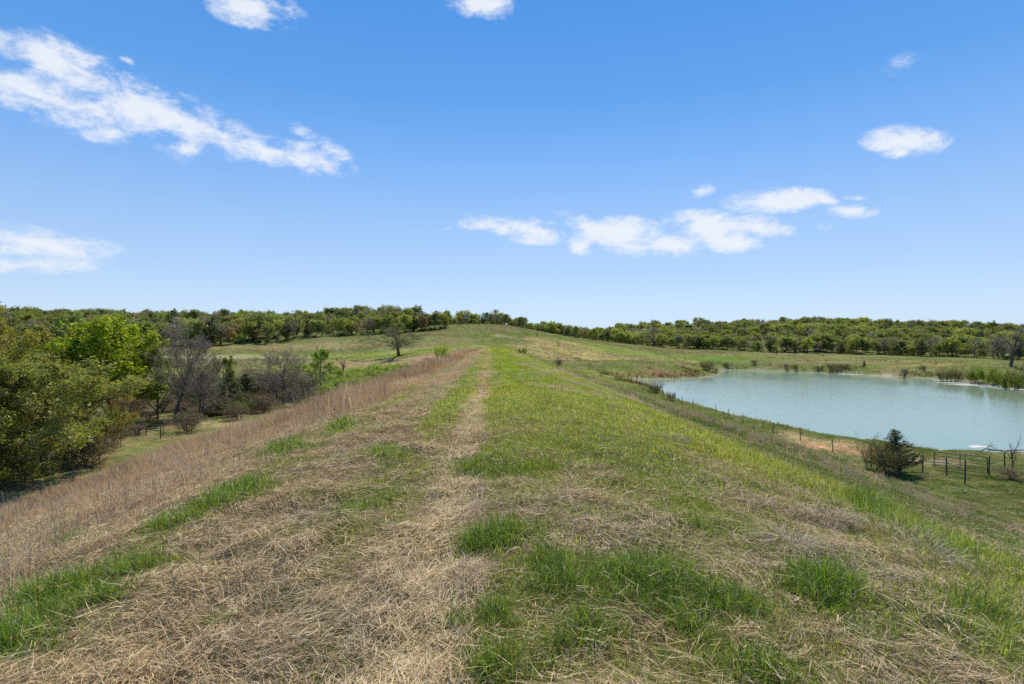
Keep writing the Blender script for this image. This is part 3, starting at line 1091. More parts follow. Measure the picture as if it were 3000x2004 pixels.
# matted straw
rng = np.random.default_rng(501)
x, y, sc = rings(rng, [(1.5, 4.2, 8000, .85), (4.2, 7.5, 4200, 1.05), (7.5, 12.5, 1500, 1.5), (12.5, 21, 420, 2.3)])
g, t, w, yel, gb = cover(x, y)
clump = fbm(x / .16, y / .16, 511, 2)
ok = rng.random(len(x)) < np.clip(1.10 - 1.15 * g - 0.9 * gb, 0.07, 1) * (1 - .55 * w) * (0.55 + .9 * (clump - .25)) * (1 - 0.3 * t) * (1 - .6 * sstep(7, 9, x))
x, y, sc, g, t = x[ok], y[ok], sc[ok], g[ok], t[ok]
n = len(x)
hue = fbm(x / 0.8, y / 0.8, 401, 3)
k = np.clip((hue - .40) * 3.4 + sstep(0.6, -1.2, x) * .30 - sstep(1.6, 3.6, x) * .40 + .12, 0, 1)[:, None]
u = rng.random((n, 1))
warm = np.array((.47, .325, .15)) * (1 - u) + np.array((.66, .50, .28)) * u
cool = np.array((.40, .29, .165)) * (1 - u) + np.array((.58, .45, .285)) * u
red = np.array((.42, .26, .13))
col = cool * (1 - k) + warm * k
rd = rng.random(n) < .10
col[rd] = red
gap_dark = rng.random(n) < .34  # random strands coloured dark, painting in the shade of gaps in the straw
col[gap_dark] *= .30
trk = (np.exp(-((x + .43) / .26) ** 2) * .65)[:, None]
col = col * (1 - trk) + trk * (np.array((.56, .41, .20)) * (1 - u) + np.array((.72, .57, .33)) * u)
col *= (0.74 + 0.6 * rng.random((n, 1)))
steep = rng.random(n)
loft = fbm(x / .35, y / .35, 521, 3)
tri_est['straw'] = blade_mesh('dry_thatch', x, y, np.where(np.abs(x + .43) < .34, 1.5 + .5 * np.sin(y * .9), yawflow(x, y)) + rng.normal(0, .72, n) + (rng.random(n) < .4) * np.pi, rng.uniform(.05, .22, n) * (1 + .35 * (sc - .85)),
                              np.radians(np.where(steep < .08, rng.uniform(20, 70, n), rng.normal(5, 7, n))), rng.normal(.35, .35, n),
                              .0042 * sc * rng.uniform(.55, 1.35, n), (rng.random(n) ** 1.2) * .11 * np.clip(loft * 2.6 - .8, .06, 1.3), col, MAT_STRAW_B,
                              'matted tan and grey straw thatch lying on the near crest', curl=rng.normal(0, .22, n), seed=1)

# green blades
rng = np.random.default_rng(531)
x, y, sc = rings(rng, [(1.5, 4.2, 7000, .9), (4.2, 7.5, 4000, 1.1), (7.5, 12.5, 1600, 1.6), (12.5, 21, 560, 2.4)])
g, t, w, yel, gb = cover(x, y)
clump = fbm(x / .13, y / .13, 541, 2)
ok = rng.random(len(x)) < (np.clip(g * 1.3 - .10, 0.09, 1) * (0.34 + 1.5 * np.clip(clump - .30, 0, .6)) + .9 * np.clip(gb - .3, 0, 1)) * (1 - .7 * t) * (1 - .3 * w)
x, y, sc, g, yel, gb = x[ok], y[ok], sc[ok], g[ok], yel[ok], gb[ok]
n = len(x)
u = rng.random((n, 1))
yl = np.clip(yel, 0, 1)[:, None]
lush = np.clip(gb, 0, 1)[:, None]
cg = np.array((.175, .245, .022)) * (1 - u) + np.array((.27, .34, .035)) * u
cy = np.array((.30, .335, .025)) * (1 - u) + np.array((.43, .43, .05)) * u
cl = np.array((.11, .185, .013)) * (1 - u) + np.array((.195, .275, .022)) * u
col = (cg * (1 - yl) + cy * yl) * (1 - lush) + cl * lush
dd = rng.random(n) < .07
col[dd] = np.array((.48, .36, .2)) * (.6 + .6 * rng.random((int(dd.sum()), 1)))
col *= (.86 + .6 * rng.random((n, 1)))
gap_dark = rng.random(n) < .28  # random share of blades darkened in colour to suggest shade between them
col[gap_dark] *= .38
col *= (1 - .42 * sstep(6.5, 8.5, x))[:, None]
shoulder = sstep(3.5, 4.6, x) * (1 - sstep(6.5, 8.5, x))
L = rng.uniform(.035, .105, n) * (1 + 1.5 * np.clip(gb, 0, 1.1) + .9 * shoulder) * (1 + .30 * (sc - 1)) * (.75 + .5 * fbm(x / .5, y / .5, 551, 2))
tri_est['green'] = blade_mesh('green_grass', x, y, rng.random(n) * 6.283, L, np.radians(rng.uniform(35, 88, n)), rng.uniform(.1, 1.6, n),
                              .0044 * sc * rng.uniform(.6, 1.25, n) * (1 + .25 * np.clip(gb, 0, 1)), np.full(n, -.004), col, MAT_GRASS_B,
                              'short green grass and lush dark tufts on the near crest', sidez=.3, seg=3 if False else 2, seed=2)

# long blades bending out of the lush tufts
rng = np.random.default_rng(561)
x, y, sc = rings(rng, [(1.3, 5.5, 900, 1.0), (5.5, 9, 450, 1.3), (9, 14, 180, 1.8)])
g, t, w, yel, gb = cover(x, y)
ok = rng.random(len(x)) < np.clip(gb * 1.2 - .45, 0, 1)
x, y, sc = x[ok], y[ok], sc[ok]
n = len(x)
u = rng.random((n, 1))
col = (np.array((.09, .175, .014)) * (1 - u) + np.array((.19, .28, .03)) * u) * (.8 + .4 * rng.random((n, 1)))
tri_est['long'] = blade_mesh('green_grass', x, y, rng.random(n) * 6.283, rng.uniform(.16, .34, n), np.radians(rng.uniform(50, 88, n)), rng.uniform(.6, 2.3, n),
                             .006 * sc * rng.uniform(.7, 1.2, n), np.full(n, -.004), col, MAT_GRASS_B, 'long dark green blades arching out of the lush tufts', sidez=.3, seg=4, seed=3)

# tall bluestem on the shoulder facing the woods
rng = np.random.default_rng(571)
x, y, sc = rings(rng, [(3, 9, 900, 1.0), (9, 16, 420, 1.4), (16, 26, 150, 2.1)])
g, t, w, yel, gb = cover(x, y)
clump = fbm(x / .4, y / .4, 581, 3)
ok = rng.random(len(x)) < t * np.clip(.12 + 4.2 * (clump - .43), .06, 1)
x, y, sc, t = x[ok], y[ok], sc[ok], t[ok]
n = len(x)
u = rng.random((n, 1))
edge = sstep(-9.0, -5.0, x) * sstep(9, 14, y)
rust = np.clip(sstep(.40, .60, fbm(x / 1.0, y / 1.6, 421, 3)) * (.5 + .5 * edge), 0, 1)[:, None]
col = (np.array((.42, .305, .18)) * (1 - u) + np.array((.60, .47, .31)) * u) * (1 - rust) + (np.array((.42, .26, .14)) * (1 - u) + np.array((.56, .36, .20)) * u) * rust
gr = rng.random(n) < .2
col[gr] = np.array((.42, .35, .25))
col *= (.7 + .5 * rng.random((n, 1))) * (.62 + .75 * fbm(x / .9, y / .9, 587, 3))[:, None]
hs = (.42 + .55 * t) * (1 + .55 * edge) * (.5 + .5 * sstep(-3.4, -4.6, x)) * (1 - .3 * sstep(-10, -20, x)) * (.30 + 1.2 * fbm(x / .8, y / .8, 583, 3))
low = rng.random(n) < .55
tri_est['tall'] = blade_mesh('tall_dry_grass', x, y, rng.random(n) * 6.283, np.where(low, rng.uniform(.2, .5, n), rng.uniform(.4, .95, n)) * hs * 1.1,
                             np.radians(np.where(low, rng.uniform(5, 60, n), rng.uniform(58, 89, n))), np.abs(rng.normal(0, .5, n)) + low * .5,
                             .0062 * sc * rng.uniform(.5, 1.2, n), np.full(n, -.01), col, MAT_TALL_B, 'tall tan bluestem grass on the near dam shoulder', sidez=.5, seg=3, seed=4)

# ------------------------------------------------------------------ grass farther off: clumps
G_MID = proto_coll('green_clump', [proto_green(20 + s, 60, .38, .07, .18, .015) for s in range(5)], MAT_GRASS)
G_FAR = proto_coll('green_patch', [proto_green(30 + s, 34, .8, .18, .45, .06) for s in range(4)], MAT_GRASS)
S_MID = proto_coll('straw_clump', [proto_mat(60 + s, 44, .5, .2, .5, .014, .7, .08, lift=16, curl=.8, ca=(.42, .30, .15), cb=(.6, .46, .27)) for s in range(4)], MAT_STRAW)
T_MID = proto_coll('bluestem_stand', [proto_tall(80 + s, 44, .45, .4, .95, .022, (.41, .30, .175), (.58, .45, .29), litter=16) for s in range(4)], MAT_STRAW)
W_NEAR = proto_coll('dead_forb', [proto_weed(90 + s, 9, .40, .007, (.30, .245, .15), (.46, .39, .26)) for s in range(4)], MAT_STRAW)
W_MID = proto_coll('dead_forb_stand', [proto_weed(95 + s, 14, .5, .022, (.29, .24, .145), (.44, .38, .25)) for s in range(4)], MAT_STRAW)


def gather(kind, specs, seed):
    """specs: rings (r0, r1, density, scale); returns arrays of accepted spots"""
    rng = np.random.default_rng(seed)
    out = []
    for r0, r1, den, sc in specs:
        x, y = ring(rng, r0, r1, den)
        g, t, w, yel, gb = cover(x, y)
        sd = lake_sd(x, y) if r1 > 35 else np.full(x.shape, 50.0)
        u = rng.random(len(x))
        if kind == 'green':
            ok = u < np.clip(g * 1.2 - 0.12, 0.0, 1) * (1 - 0.75 * t) * (1 - .35 * w)
        elif kind == 'straw':
            ok = u < np.clip(1.1 - g * 1.1, 0.08, 1) * (1 - 0.6 * w) * (1 - .65 * sstep(7, 9, x))
        elif kind == 'tall':
            ok = u < t
        elif kind == 'weed':
            ok = u < w * .8
        ok &= sd > 1.2
        k = ok.nonzero()[0]
        out.append(np.stack([x[k], y[k], np.full(len(k), sc), g[k], yel[k], gb[k], t[k]], 1))
    return np.concatenate(out)


def green_layer(name, coll, specs, seed, label):
    a = gather('green', specs, seed)
    rng = np.random.default_rng(seed + 1)
    x, y, sc, g, yel, gb = a[:, 0], a[:, 1], a[:, 2], a[:, 3], a[:, 4], a[:, 5]
    n = len(x)
    tint = np.stack([1.2 + 0.9 * yel, 1.12 + 0.45 * yel, 0.7 + 0.1 * yel], -1) * (0.8 + 0.4 * rng.random((n, 1)))
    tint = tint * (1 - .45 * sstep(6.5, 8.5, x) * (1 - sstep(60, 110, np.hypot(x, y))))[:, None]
    s = sc * (0.65 + 0.6 * rng.random(n))
    scatter(name, coll, np.stack([x, y, gz(x, y) - .005], -1), tilt_rot(x, y, rng.random(n) * 6.283, 0.9), s, tint, label, 'grass', None, seed)
    return n


def straw_layer(name, coll, specs, seed, label):
    a = gather('straw', specs, seed)
    rng = np.random.default_rng(seed + 1)
    x, y, sc = a[:, 0], a[:, 1], a[:, 2]
    n = len(x)
    hue = fbm(x / 0.9, y / 0.9, 401, 3)[:, None]
    k = np.clip((hue - .36) * 3.2 + sstep(.5, -1.5, x)[:, None] * .22 - sstep(1.8, 4, x)[:, None] * .3, 0, 1)
    tint = (np.array((.92, .95, 1.0)) * (1 - k) + np.array((1.12, .97, .82)) * k) * (0.72 + 0.5 * rng.random((n, 1)))
    yaw = yawflow(x, y) + rng.normal(0, .35, n)
    s = sc * (0.7 + 0.6 * rng.random(n))
    scatter(name, coll, np.stack([x, y, gz(x, y) + .004], -1), tilt_rot(x, y, yaw), s, tint, label, 'grass', None, seed)
    return n


def tall_layer(name, coll, specs, seed, label):
    a = gather('tall', specs, seed)
    rng = np.random.default_rng(seed + 1)
    x, y, sc, t = a[:, 0], a[:, 1], a[:, 2], a[:, 6]
    n = len(x)
    edge = sstep(-9.0, -5.0, x) * sstep(10, 16, y)
    rust = np.clip(sstep(.40, .62, fbm(x / 2.0, y / 3.0, 421, 3)) * (0.4 + .6 * edge), 0, 1)[:, None]
    tint = np.array((1.0, 1.0, 1.0)) * (1 - rust) + np.array((.95, .74, .56)) * rust
    tint = tint * (0.6 + 0.6 * rng.random((n, 1))) * (.55 + .9 * fbm(x / 2.5, y / 2.5, 587, 3))[:, None]
    lower = sstep(-14, -32, x)
    hs = (0.45 + 0.55 * t) * (1 - 0.5 * lower) * (1 + 0.25 * edge * sstep(90, 50, y)) * (0.55 + .45 * sstep(-3.6, -5.0, x)) * (1 - .45 * sstep(70, 130, y))
    s = sc * (0.75 + 0.5 * rng.random(n))
    hs = hs * (.35 + 1.3 * fbm(x / 1.8, y / 1.8, 585, 3))
    scatter(name, coll, np.stack([x, y, gz(x, y) - .01], -1), tilt_rot(x, y, rng.random(n) * 6.283, .6), np.stack([s, s, s * hs], -1), tint, label, 'grass', None, seed)
    return n


def weed_layer(name, coll, specs, seed, label):
    a = gather('weed', specs, seed)
    rng = np.random.default_rng(seed + 1)
    x, y, sc = a[:, 0], a[:, 1], a[:, 2]
    n = len(x)
    tint = np.array((1.0, .97, .92)) * (0.75 + 0.6 * rng.random((n, 1)))
    s = sc * (0.35 + 0.65 * rng.random(n))
    scatter(name, coll, np.stack([x, y, gz(x, y)], -1), tilt_rot(x, y, rng.random(n) * 6.283, .3), s, tint, label, 'weeds', None, seed)
    return n


def pasture(name, coll, n, seed, label, tint_a, tint_b, smin, smax, thr):
    """scattered clumps over the fields and the hill"""
    rng = np.random.default_rng(seed)
    x, y = rng.uniform(-190, 260, n), rng.uniform(95, 380, n)
    fld = fbm(x / 16.0, y / 16.0, seed, 4)
    sd = lake_sd(x, y)
    az = np.degrees(np.arctan2(x, y)) - math.degrees(YAW)
    ok = ((x < -42) | (y > 192) | ((x > 44) & (y > 120))) & (sd > 2) & (np.abs(az) < 48) & (rng.random(n) < sstep(thr, thr + .14, fld))
    x, y = x[ok], y[ok]
    k = len(x)
    u = rng.random((k, 1))
    s = rng.uniform(smin, smax, k)
    scatter(name, coll, np.stack([x, y, gz(x, y) - .02], -1), np.stack([np.zeros(k), np.zeros(k), rng.random(k) * 6.28], -1), s,
            (np.array(tint_a) * (1 - u) + np.array(tint_b) * u) * rng.uniform(.7, 1.15, (k, 1)), label, 'grass', None, seed)
    return k


tri_est['p1'] = pasture('dry_tussocks', T_MID, 16000, 1201, 'tan and rust dry clumps dotted over the hill and pastures', (.62, .50, .40), (.85, .72, .6), .5, 1.2, .50)
tri_est['p2'] = pasture('green_tussocks', G_FAR, 16000, 1203, 'green clumps dotted over the hill and pastures', (.85, .9, .9), (1.3, 1.15, .9), .5, 1.3, .46)
tri_est['p3'] = pasture('dark_weeds', W_MID, 9000, 1205, 'dark weed stalks dotted over the hill and pastures', (.5, .5, .45), (.8, .75, .7), .8, 1.8, .52)
def shore(n, seed):
    """ragged reeds, weeds and flotsam along the pond's edge"""
    rng = np.random.default_rng(seed)
    x, y = rng.uniform(30, 260, n), rng.uniform(55, 262, n)
    sd = lake_sd(x, y)
    f = fbm(x / 7.0, y / 7.0, 1307, 3)
    ok = (sd > .4) & (sd < 1.2 + 9 * sstep(.42, .7, f) + 2.5 * (y > 130)) & (rng.random(n) < sstep(.36, .6, f) * np.where(y > 130, 1.0, .35))
    x, y = x[ok], y[ok]
    k = len(x)
    s = rng.uniform(.5, 1.3, k) * np.where(y > 130, 1.25, .7)
    pal = np.array([(.62, .42, .28), (.55, .52, .34), (.75, .62, .42), (.42, .40, .28)])[rng.integers(0, 4, k)]
    scatter('shore_reeds', W_MID, np.stack([x, y, gz(x, y) - .02], -1), np.stack([np.zeros(k), np.zeros(k), rng.random(k) * 6.28], -1), np.stack([s, s, s * rng.uniform(.6, 1.5, k)], -1),
            pal * rng.uniform(.75, 1.2, (k, 1)), 'ragged reeds and dead weeds along the waterline', 'reeds', None, seed)
    return k


tri_est['sh'] = shore(60000, 1301)
tri_est['gm'] = green_layer('green_grass', G_MID, [(20, 32, 9, 1.0), (32, 55, 4, 1.25), (55, 95, 1.6, 1.7)], 1010, 'green grass farther along the dam and its slopes')
tri_est['gf'] = green_layer('green_grass', G_FAR, [(95, 170, .30, 1.0), (170, 270, .12, 1.3)], 1020, 'green pasture grass in the fields')
tri_est['sm'] = straw_layer('dry_thatch', S_MID, [(20, 32, 5, .95), (32, 55, 2.2, 1.2), (55, 95, .7, 1.6)], 1040, 'dry thatch farther along the dam')
tri_est['tm'] = tall_layer('tall_dry_grass', T_MID, [(25, 45, 5, .9), (45, 90, 2.0, 1.25), (90, 190, .5, 1.6)], 1060, 'tall tan and rust grass along the dam slope facing the woods')
tri_est['wn'] = weed_layer('dead_weeds', W_NEAR, [(5, 25, 5, 1.1)], 1070, 'grey dead weeds at the shoulder facing the pond')
tri_est['wm'] = weed_layer('dead_weeds', W_MID, [(25, 60, 2.0, 1.1), (60, 140, .6, 1.4)], 1080, 'grey dead weeds on the slope down to the pond')
print('SCATTER', tri_est)

# ------------------------------------------------------------------ trees and shrubs
def unit(v):
    return v / np.maximum(np.linalg.norm(v, axis=-1, keepdims=True), 1e-9)


def grow(rng, p0, d0, length, seg, wob, up):
    """curved branches: start (n,3), direction (n,3), length (n,) -> points (n,seg+1,3)"""
    n = len(p0)
    P = np.zeros((n, seg + 1, 3))
    P[:, 0] = p0
    d = unit(d0)
    for i in range(seg):
        d = unit(d + rng.normal(0, wob, (n, 3)) + np.array([0, 0, up]))
        P[:, i + 1] = P[:, i] + d * (length / seg)[:, None]
    return P


def children(rng, P, R0, k, t0, t1, ang, angj, azim_flat=0.0):
    """k children per branch: starts, directions, radii of the parent there"""
    n, s1, _ = P.shape
    t = t0 + (t1 - t0) * (np.arange(k)[None] + rng.random((n, k))) / k
    f = t * (s1 - 1)
    i = np.minimum(f.astype(int), s1 - 2)
    a = (f - i)[..., None]
    rows = np.arange(n)[:, None]
    st = P[rows, i] * (1 - a) + P[rows, i + 1] * a
    tan = unit(P[rows, i + 1] - P[rows, i])
    ref = np.where(np.abs(tan[..., 2:3]) > 0.9, np.array([1.0, 0, 0]), np.array([0, 0, 1.0]))
    e1 = unit(np.cross(tan, ref))
    e2 = np.cross(tan, e1)
    az = rng.random((n, 1)) * 6.283 + np.arange(k)[None] * 2.399 + rng.normal(0, .35, (n, k))
    th = np.radians(rng.normal(ang, angj, (n, k)))
    d = tan * np.cos(th)[..., None] + (e1 * np.cos(az)[..., None] + e2 * np.sin(az)[..., None]) * np.sin(th)[..., None]
    d[..., 2] *= (1 - azim_flat)
    rad = R0[:, None] * (1 - 0.75 * t)
    return st.reshape(-1, 3), unit(d).reshape(-1, 3), rad.reshape(-1), t.reshape(-1), np.repeat(np.arange(n), k)


def tubes(P, r0, r1, sides):
    n, s1, _ = P.shape
    tan = np.zeros_like(P)
    tan[:, 1:-1] = P[:, 2:] - P[:, :-2]
    tan[:, 0] = P[:, 1] - P[:, 0]
    tan[:, -1] = P[:, -1] - P[:, -2]
    tan = unit(tan)
    ref = np.where(np.abs(tan[:, :1, 2:3]) > 0.8, np.array([1.0, 0, 0]), np.array([0, 0, 1.0]))
    e1 = unit(np.cross(tan, np.broadcast_to(ref, tan.shape)))
    e2 = np.cross(tan, e1)
    ts = np.linspace(0, 1, s1)
    rr = r0[:, None] * (1 - ts) + r1[:, None] * ts
    a = np.arange(sides) / sides * 2 * np.pi
    V = P[:, :, None] + rr[:, :, None, None] * (e1[:, :, None] * np.cos(a)[None, None, :, None] + e2[:, :, None] * np.sin(a)[None, None, :, None])
    b = (np.arange(n) * s1 * sides)[:, None, None] + (np.arange(s1 - 1) * sides)[None, :, None]
    j = np.arange(sides)[None, None]
    j2 = (j + 1) % sides
    Q = np.stack([b + j, b + j2, b + sides + j2, b + sides + j], -1).reshape(-1, 4)
    return V.reshape(-1, 3), Q


def leaves(rng, pts, size, col_a, col_b, jit=0.25, flat=0.3, aspect=0.55, col_fn=None):
    """small leaf sprays: one folded diamond each"""
    n = len(pts)
    d = unit(rng.normal(0, 1, (n, 3)) * np.array([1, 1, 1 - flat]))
    nn = unit(np.cross(d, rng.normal(0, 1, (n, 3))))
    L = size * rng.uniform(.55, 1.35, n)[:, None]
    W = L * aspect
    V = np.stack([pts - d * L * .5, pts + nn * W * .5, pts + d * L * .5, pts - nn * W * .5], 1)
    Q = np.arange(n * 4).reshape(n, 4)
    c = mixcol(rng, n, col_a, col_b, jit)
    if col_fn is not None:
        c = c * col_fn(pts)
    return V.reshape(-1, 3), Q, np.repeat(c, 4, 0)


def make_tree(seed, H, trunk_r, spread, levels, leaf=None, trunks=1, clear=0.25, bark=(.10, .085, .07), twig=(.17, .15, .13), lean=0.08, up=0.03, env=None, tmin=0.006):
    """levels: list of (children, length ratio, angle, wobble, segs). Returns (wood soup with trunk and boughs, twig soup, leaf soup)"""
    rng = np.random.default_rng(seed)
    wood, tw, lf = Soup(), Soup(), Soup()
    a = rng.random(trunks) * 6.283 + np.arange(trunks) * 6.283 / max(1, trunks)
    off = (0.0 if trunks == 1 else trunk_r * 1.8)
    p0 = np.stack([np.cos(a) * off, np.sin(a) * off, np.full(trunks, -0.25)], -1)
    d0 = np.stack([np.cos(a) * lean * (1 if trunks == 1 else 2.4), np.sin(a) * lean * (1 if trunks == 1 else 2.4), np.ones(trunks)], -1)
    TL = H * rng.uniform(.72, .86, trunks) if trunks > 1 else np.array([H * .80])
    P = grow(rng, p0, d0, TL, 9, 0.07 if trunks > 1 else .03, 0.05)
    r0 = np.full(trunks, trunk_r / math.sqrt(trunks) * (1.15 if trunks > 1 else 1))
    wood.add(*tubes(P, r0, r0 * .12, 9), c=np.array(bark))
    # root flare
    par, parR, parL = P, r0, TL
    last = None
    for li, (k, ratio, ang, wob, seg) in enumerate(levels):
        st, d, rad, t, idx = children(rng, par, parR, k, clear if li == 0 else .18, 1.0, ang, 13)
        base_len = spread if li == 0 else None
        if li == 0:
            hrel = t
            prof = np.sin(np.clip((hrel - clear) / (1 - clear) * .80 + .18, 0, 1) * np.pi) ** .7
            L = spread * ratio * prof * rng.uniform(.75, 1.2, len(st))
        else:
            L = parL[idx] * ratio * (1.15 - .6 * t) * rng.uniform(.6, 1.25, len(st))
        P = grow(rng, st, d, L, seg, wob, up)
        if env is not None:
            P = env(P)
        rr = np.maximum(rad * rng.uniform(.5, .72, len(st)), tmin)
        if li < 2:
            wood.add(*tubes(P, rr, rr * .25, 6 if li == 0 else 4), c=np.array(bark))
        else:
            v, q = tubes(P, rr, rr * .35, 3)
            tw.add(v, q, c=np.repeat(np.repeat(mixcol(rng, len(st), twig, np.array(twig) * 1.35, .2)[:, None], (seg + 1) * 3, 1).reshape(-1, 3)[:, None], 1, 1)[:, 0])
        par, parR, parL = P, rr, L
        last = P
    if leaf:
        n = leaf['n']
        pool = last.reshape(-1, 3)
        b = rng.integers(0, len(last), n)
        s = rng.random(n) * (last.shape[1] - 1)
        i = np.minimum(s.astype(int), last.shape[1] - 2)
        f = (s - i)[:, None]
        pts = last[b, i] * (1 - f) + last[b, i + 1] * f + rng.normal(0, leaf.get('jit', .12), (n, 3))
        v, q, c = leaves(rng, pts, leaf['size'], leaf['a'], leaf['b'], flat=leaf.get('flat', .3), aspect=leaf.get('aspect', .55))
        lf.add(v, q, c=c)
    return wood, tw, lf


def make_cedar(seed, H, rad, col_a, col_b, n=2600, size=.16, gaps=.35):
    rng = np.random.default_rng(seed)
    wood, tw, lf = Soup(), Soup(), Soup()
    P = grow(rng, np.array([[0, 0, -.2]]), np.array([[0.02, 0, 1.0]]), np.array([H * .97]), 8, .03, .05)
    wood.add(*tubes(P, np.array([H * .022]), np.array([.01]), 7), c=np.array((.10, .08, .06)))
    k = 70
    st, d, r_, t, _ = children(rng, P, np.array([H * .02]), k, .06, .98, 62, 10)
    L = rad * (1 - t) ** .75 * rng.uniform(.65, 1.25, k) + .12
    B = grow(rng, st, d, L, 4, .08, .10)
    wood.add(*tubes(B, np.maximum(r_ * .4, .008), np.full(k, .004), 3), c=np.array((.10, .08, .06)))
    b = rng.choice(k, n, p=L ** 1.6 / (L ** 1.6).sum())
    s = (rng.random(n) ** .7) * 4
    i = np.minimum(s.astype(int), 3)
    f = (s - i)[:, None]
    pts = B[b, i] * (1 - f) + B[b, i + 1] * f + rng.normal(0, .09 * max(1, rad * .45), (n, 3)) * np.array([1, 1, .7])
    v, q, c = leaves(rng, pts, size, col_a, col_b, aspect=.4, flat=.1)
    lf.add(v, q, c=c)
    return wood, tw, lf


def make_broom(seed, H, rad, stems=26, twigs=7, col=(.17, .14, .10), leafcol=None, nleaf=0, size=.10, spreadang=28):
    """many-stemmed upright shrub"""
    rng = np.random.default_rng(seed)
    wood, tw, lf = Soup(), Soup(), Soup()
    a = rng.random(stems) * 6.283
    r = rng.random(stems) ** .6 * rad * .35
    p0 = np.stack([np.cos(a) * r, np.sin(a) * r, np.full(stems, -.1)], -1)
    th = np.radians(rng.uniform(2, spreadang, stems))
    d = np.stack([np.cos(a) * np.sin(th), np.sin(a) * np.sin(th), np.cos(th)], -1)
    L = H * rng.uniform(.6, 1.0, stems)
    P = grow(rng, p0, d, L, 5, .07, .02)
    wood.add(*tubes(P, np.full(stems, .012 + H * .004), np.full(stems, .004), 3), c=np.array(col))
    st, d, r_, t, ix = children(rng, P, np.full(stems, .02), twigs, .35, 1.0, 22, 8)
    B = grow(rng, st, d, L[ix] * rng.uniform(.16, .38, len(st)), 3, .08, .06)
    v, q = tubes(B, np.full(len(st), .005 + H * .0018), np.full(len(st), .003), 3)
    tw.add(v, q, c=np.array(col) * 1.15)
    st2, d2, r2, t2, ix2 = children(rng, B, np.full(len(B), .008), 4, .2, 1.0, 20, 8)
    B2 = grow(rng, st2, d2, H * rng.uniform(.05, .13, len(st2)), 2, .06, .05)
    v, q = tubes(B2, np.full(len(st2), .004 + H * .001), np.full(len(st2), .003), 3)
    tw.add(v, q, c=np.array(col) * 1.3)
    if nleaf:
        b = rng.integers(0, len(B2), nleaf)
        f = rng.random((nleaf, 1))
        pts = B2[b, 0] * (1 - f) + B2[b, 2] * f + rng.normal(0, .05 + .02 * H, (nleaf, 3))
        v, q, c = leaves(rng, pts, size, leafcol[0], leafcol[1], aspect=.4, flat=0)
        lf.add(v, q, c=c)
    return wood, tw, lf


class Kind:
    """meshes of one tree shape, shared by its copies"""

    def __init__(self, name, parts, bark=None):
        wood, tw, lf = parts
        self.trunk = wood.mesh(name + '_trunk', bark or MAT_BARK, True)
        s = Soup()
        self.crown = None
        mats, self.h = [], max(float(np.concatenate(x.v)[:, 2].max()) for x in (wood, tw, lf) if x.v)
        allv = np.concatenate([np.concatenate(x.v) for x in (wood, tw, lf) if x.v])
        self.w = float(np.percentile(np.abs(allv[:, :2]), 98))
        self.parts = parts
        vs, qs, cs, nb, mi = [], [], [], 0, []
        for k, x in ((0, tw), (1, lf)):
            if x.v:
                v, q, c = np.concatenate(x.v), np.concatenate(x.q), np.concatenate(x.c)
                vs.append(v)
                qs.append(q + nb)
                cs.append(c)
                mi.append(np.full(len(q), k))
                nb += len(v)
        if vs:
            self.crown = mesh_from(name + '_crown', np.concatenate(vs), np.concatenate(qs), None, None, np.concatenate(cs))
            self.crown.materials.append(MAT_TWIG)
            self.crown.materials.append(MAT_LEAF)
            self.crown.polygons.foreach_set('material_index', np.concatenate(mi).astype(np.int32))

    def massed(self, name):
        """trunk and crown in one mesh, for the wood behind"""
        wood, tw, lf = self.parts
        vs, qs, cs, nb, mi = [], [], [], 0, []
        for k, x in ((0, wood), (0, tw), (1, lf)):
            if x.v:
                v, q, c = np.concatenate(x.v), np.concatenate(x.q), np.concatenate(x.c)
                vs.append(v)
                qs.append(q + nb)
                cs.append(c)
                mi.append(np.full(len(q), k))
                nb += len(v)
        me = mesh_from(name, np.concatenate(vs), np.concatenate(qs), None, None, np.concatenate(cs))
        me.materials.append(MAT_TWIG_I)
        me.materials.append(MAT_LEAF_I)
        me.polygons.foreach_set('material_index', np.concatenate(mi).astype(np.int32))
        return me


def plant(kind, name, x, y, h, label, category, group=None, yaw=None, wide=1.0, tint=(1, 1, 1), sink=0.0, rng=random.Random(5)):
    root = new_obj(name, None, label=label, category=category)
    root.empty_display_size = 0.5
    root.location = (x, y, float(gz(np.array([x]), np.array([y]))[0]) - sink)
    s = h / kind.h
    root.scale = (s * wide, s * wide, s)
    root.rotation_euler = (0, 0, rng.random() * 6.283 if yaw is None else yaw)
    if group:
        root['group'] = group
    o = new_obj('trunk' if category == 'tree' else 'stem', kind.trunk, root)
    o.color = (*tint, 1)
    if kind.crown is not None:
        o = new_obj('crown' if category == 'tree' else 'foliage', kind.crown, root)
        o.color = (*tint, 1)
    return root


def plant_px(kind, name, px, top_py, depth, label, category, half_px=None, **kw):
    """stand a plant at a distance along a sight line so that its top reaches the height seen"""
    p = at(px, 1000, depth)
    ztop = EYE + (1002 - top_py) / FPX * depth
    base = float(gz(np.array([p[0]]), np.array([p[1]]))[0]) - kw.get('sink', 0)
    h = ztop - base
    if half_px is not None:
        kw['wide'] = (half_px * depth / FPX) / (kind.w * h / kind.h)
    return plant(kind, name, p[0], p[1], h, label, category, **kw)


OLIVE_A, OLIVE_B = (.175, .195, .03), (.33, .33, .075)
LIME_A, LIME_B = (.20, .30, .025), (.38, .47, .07)
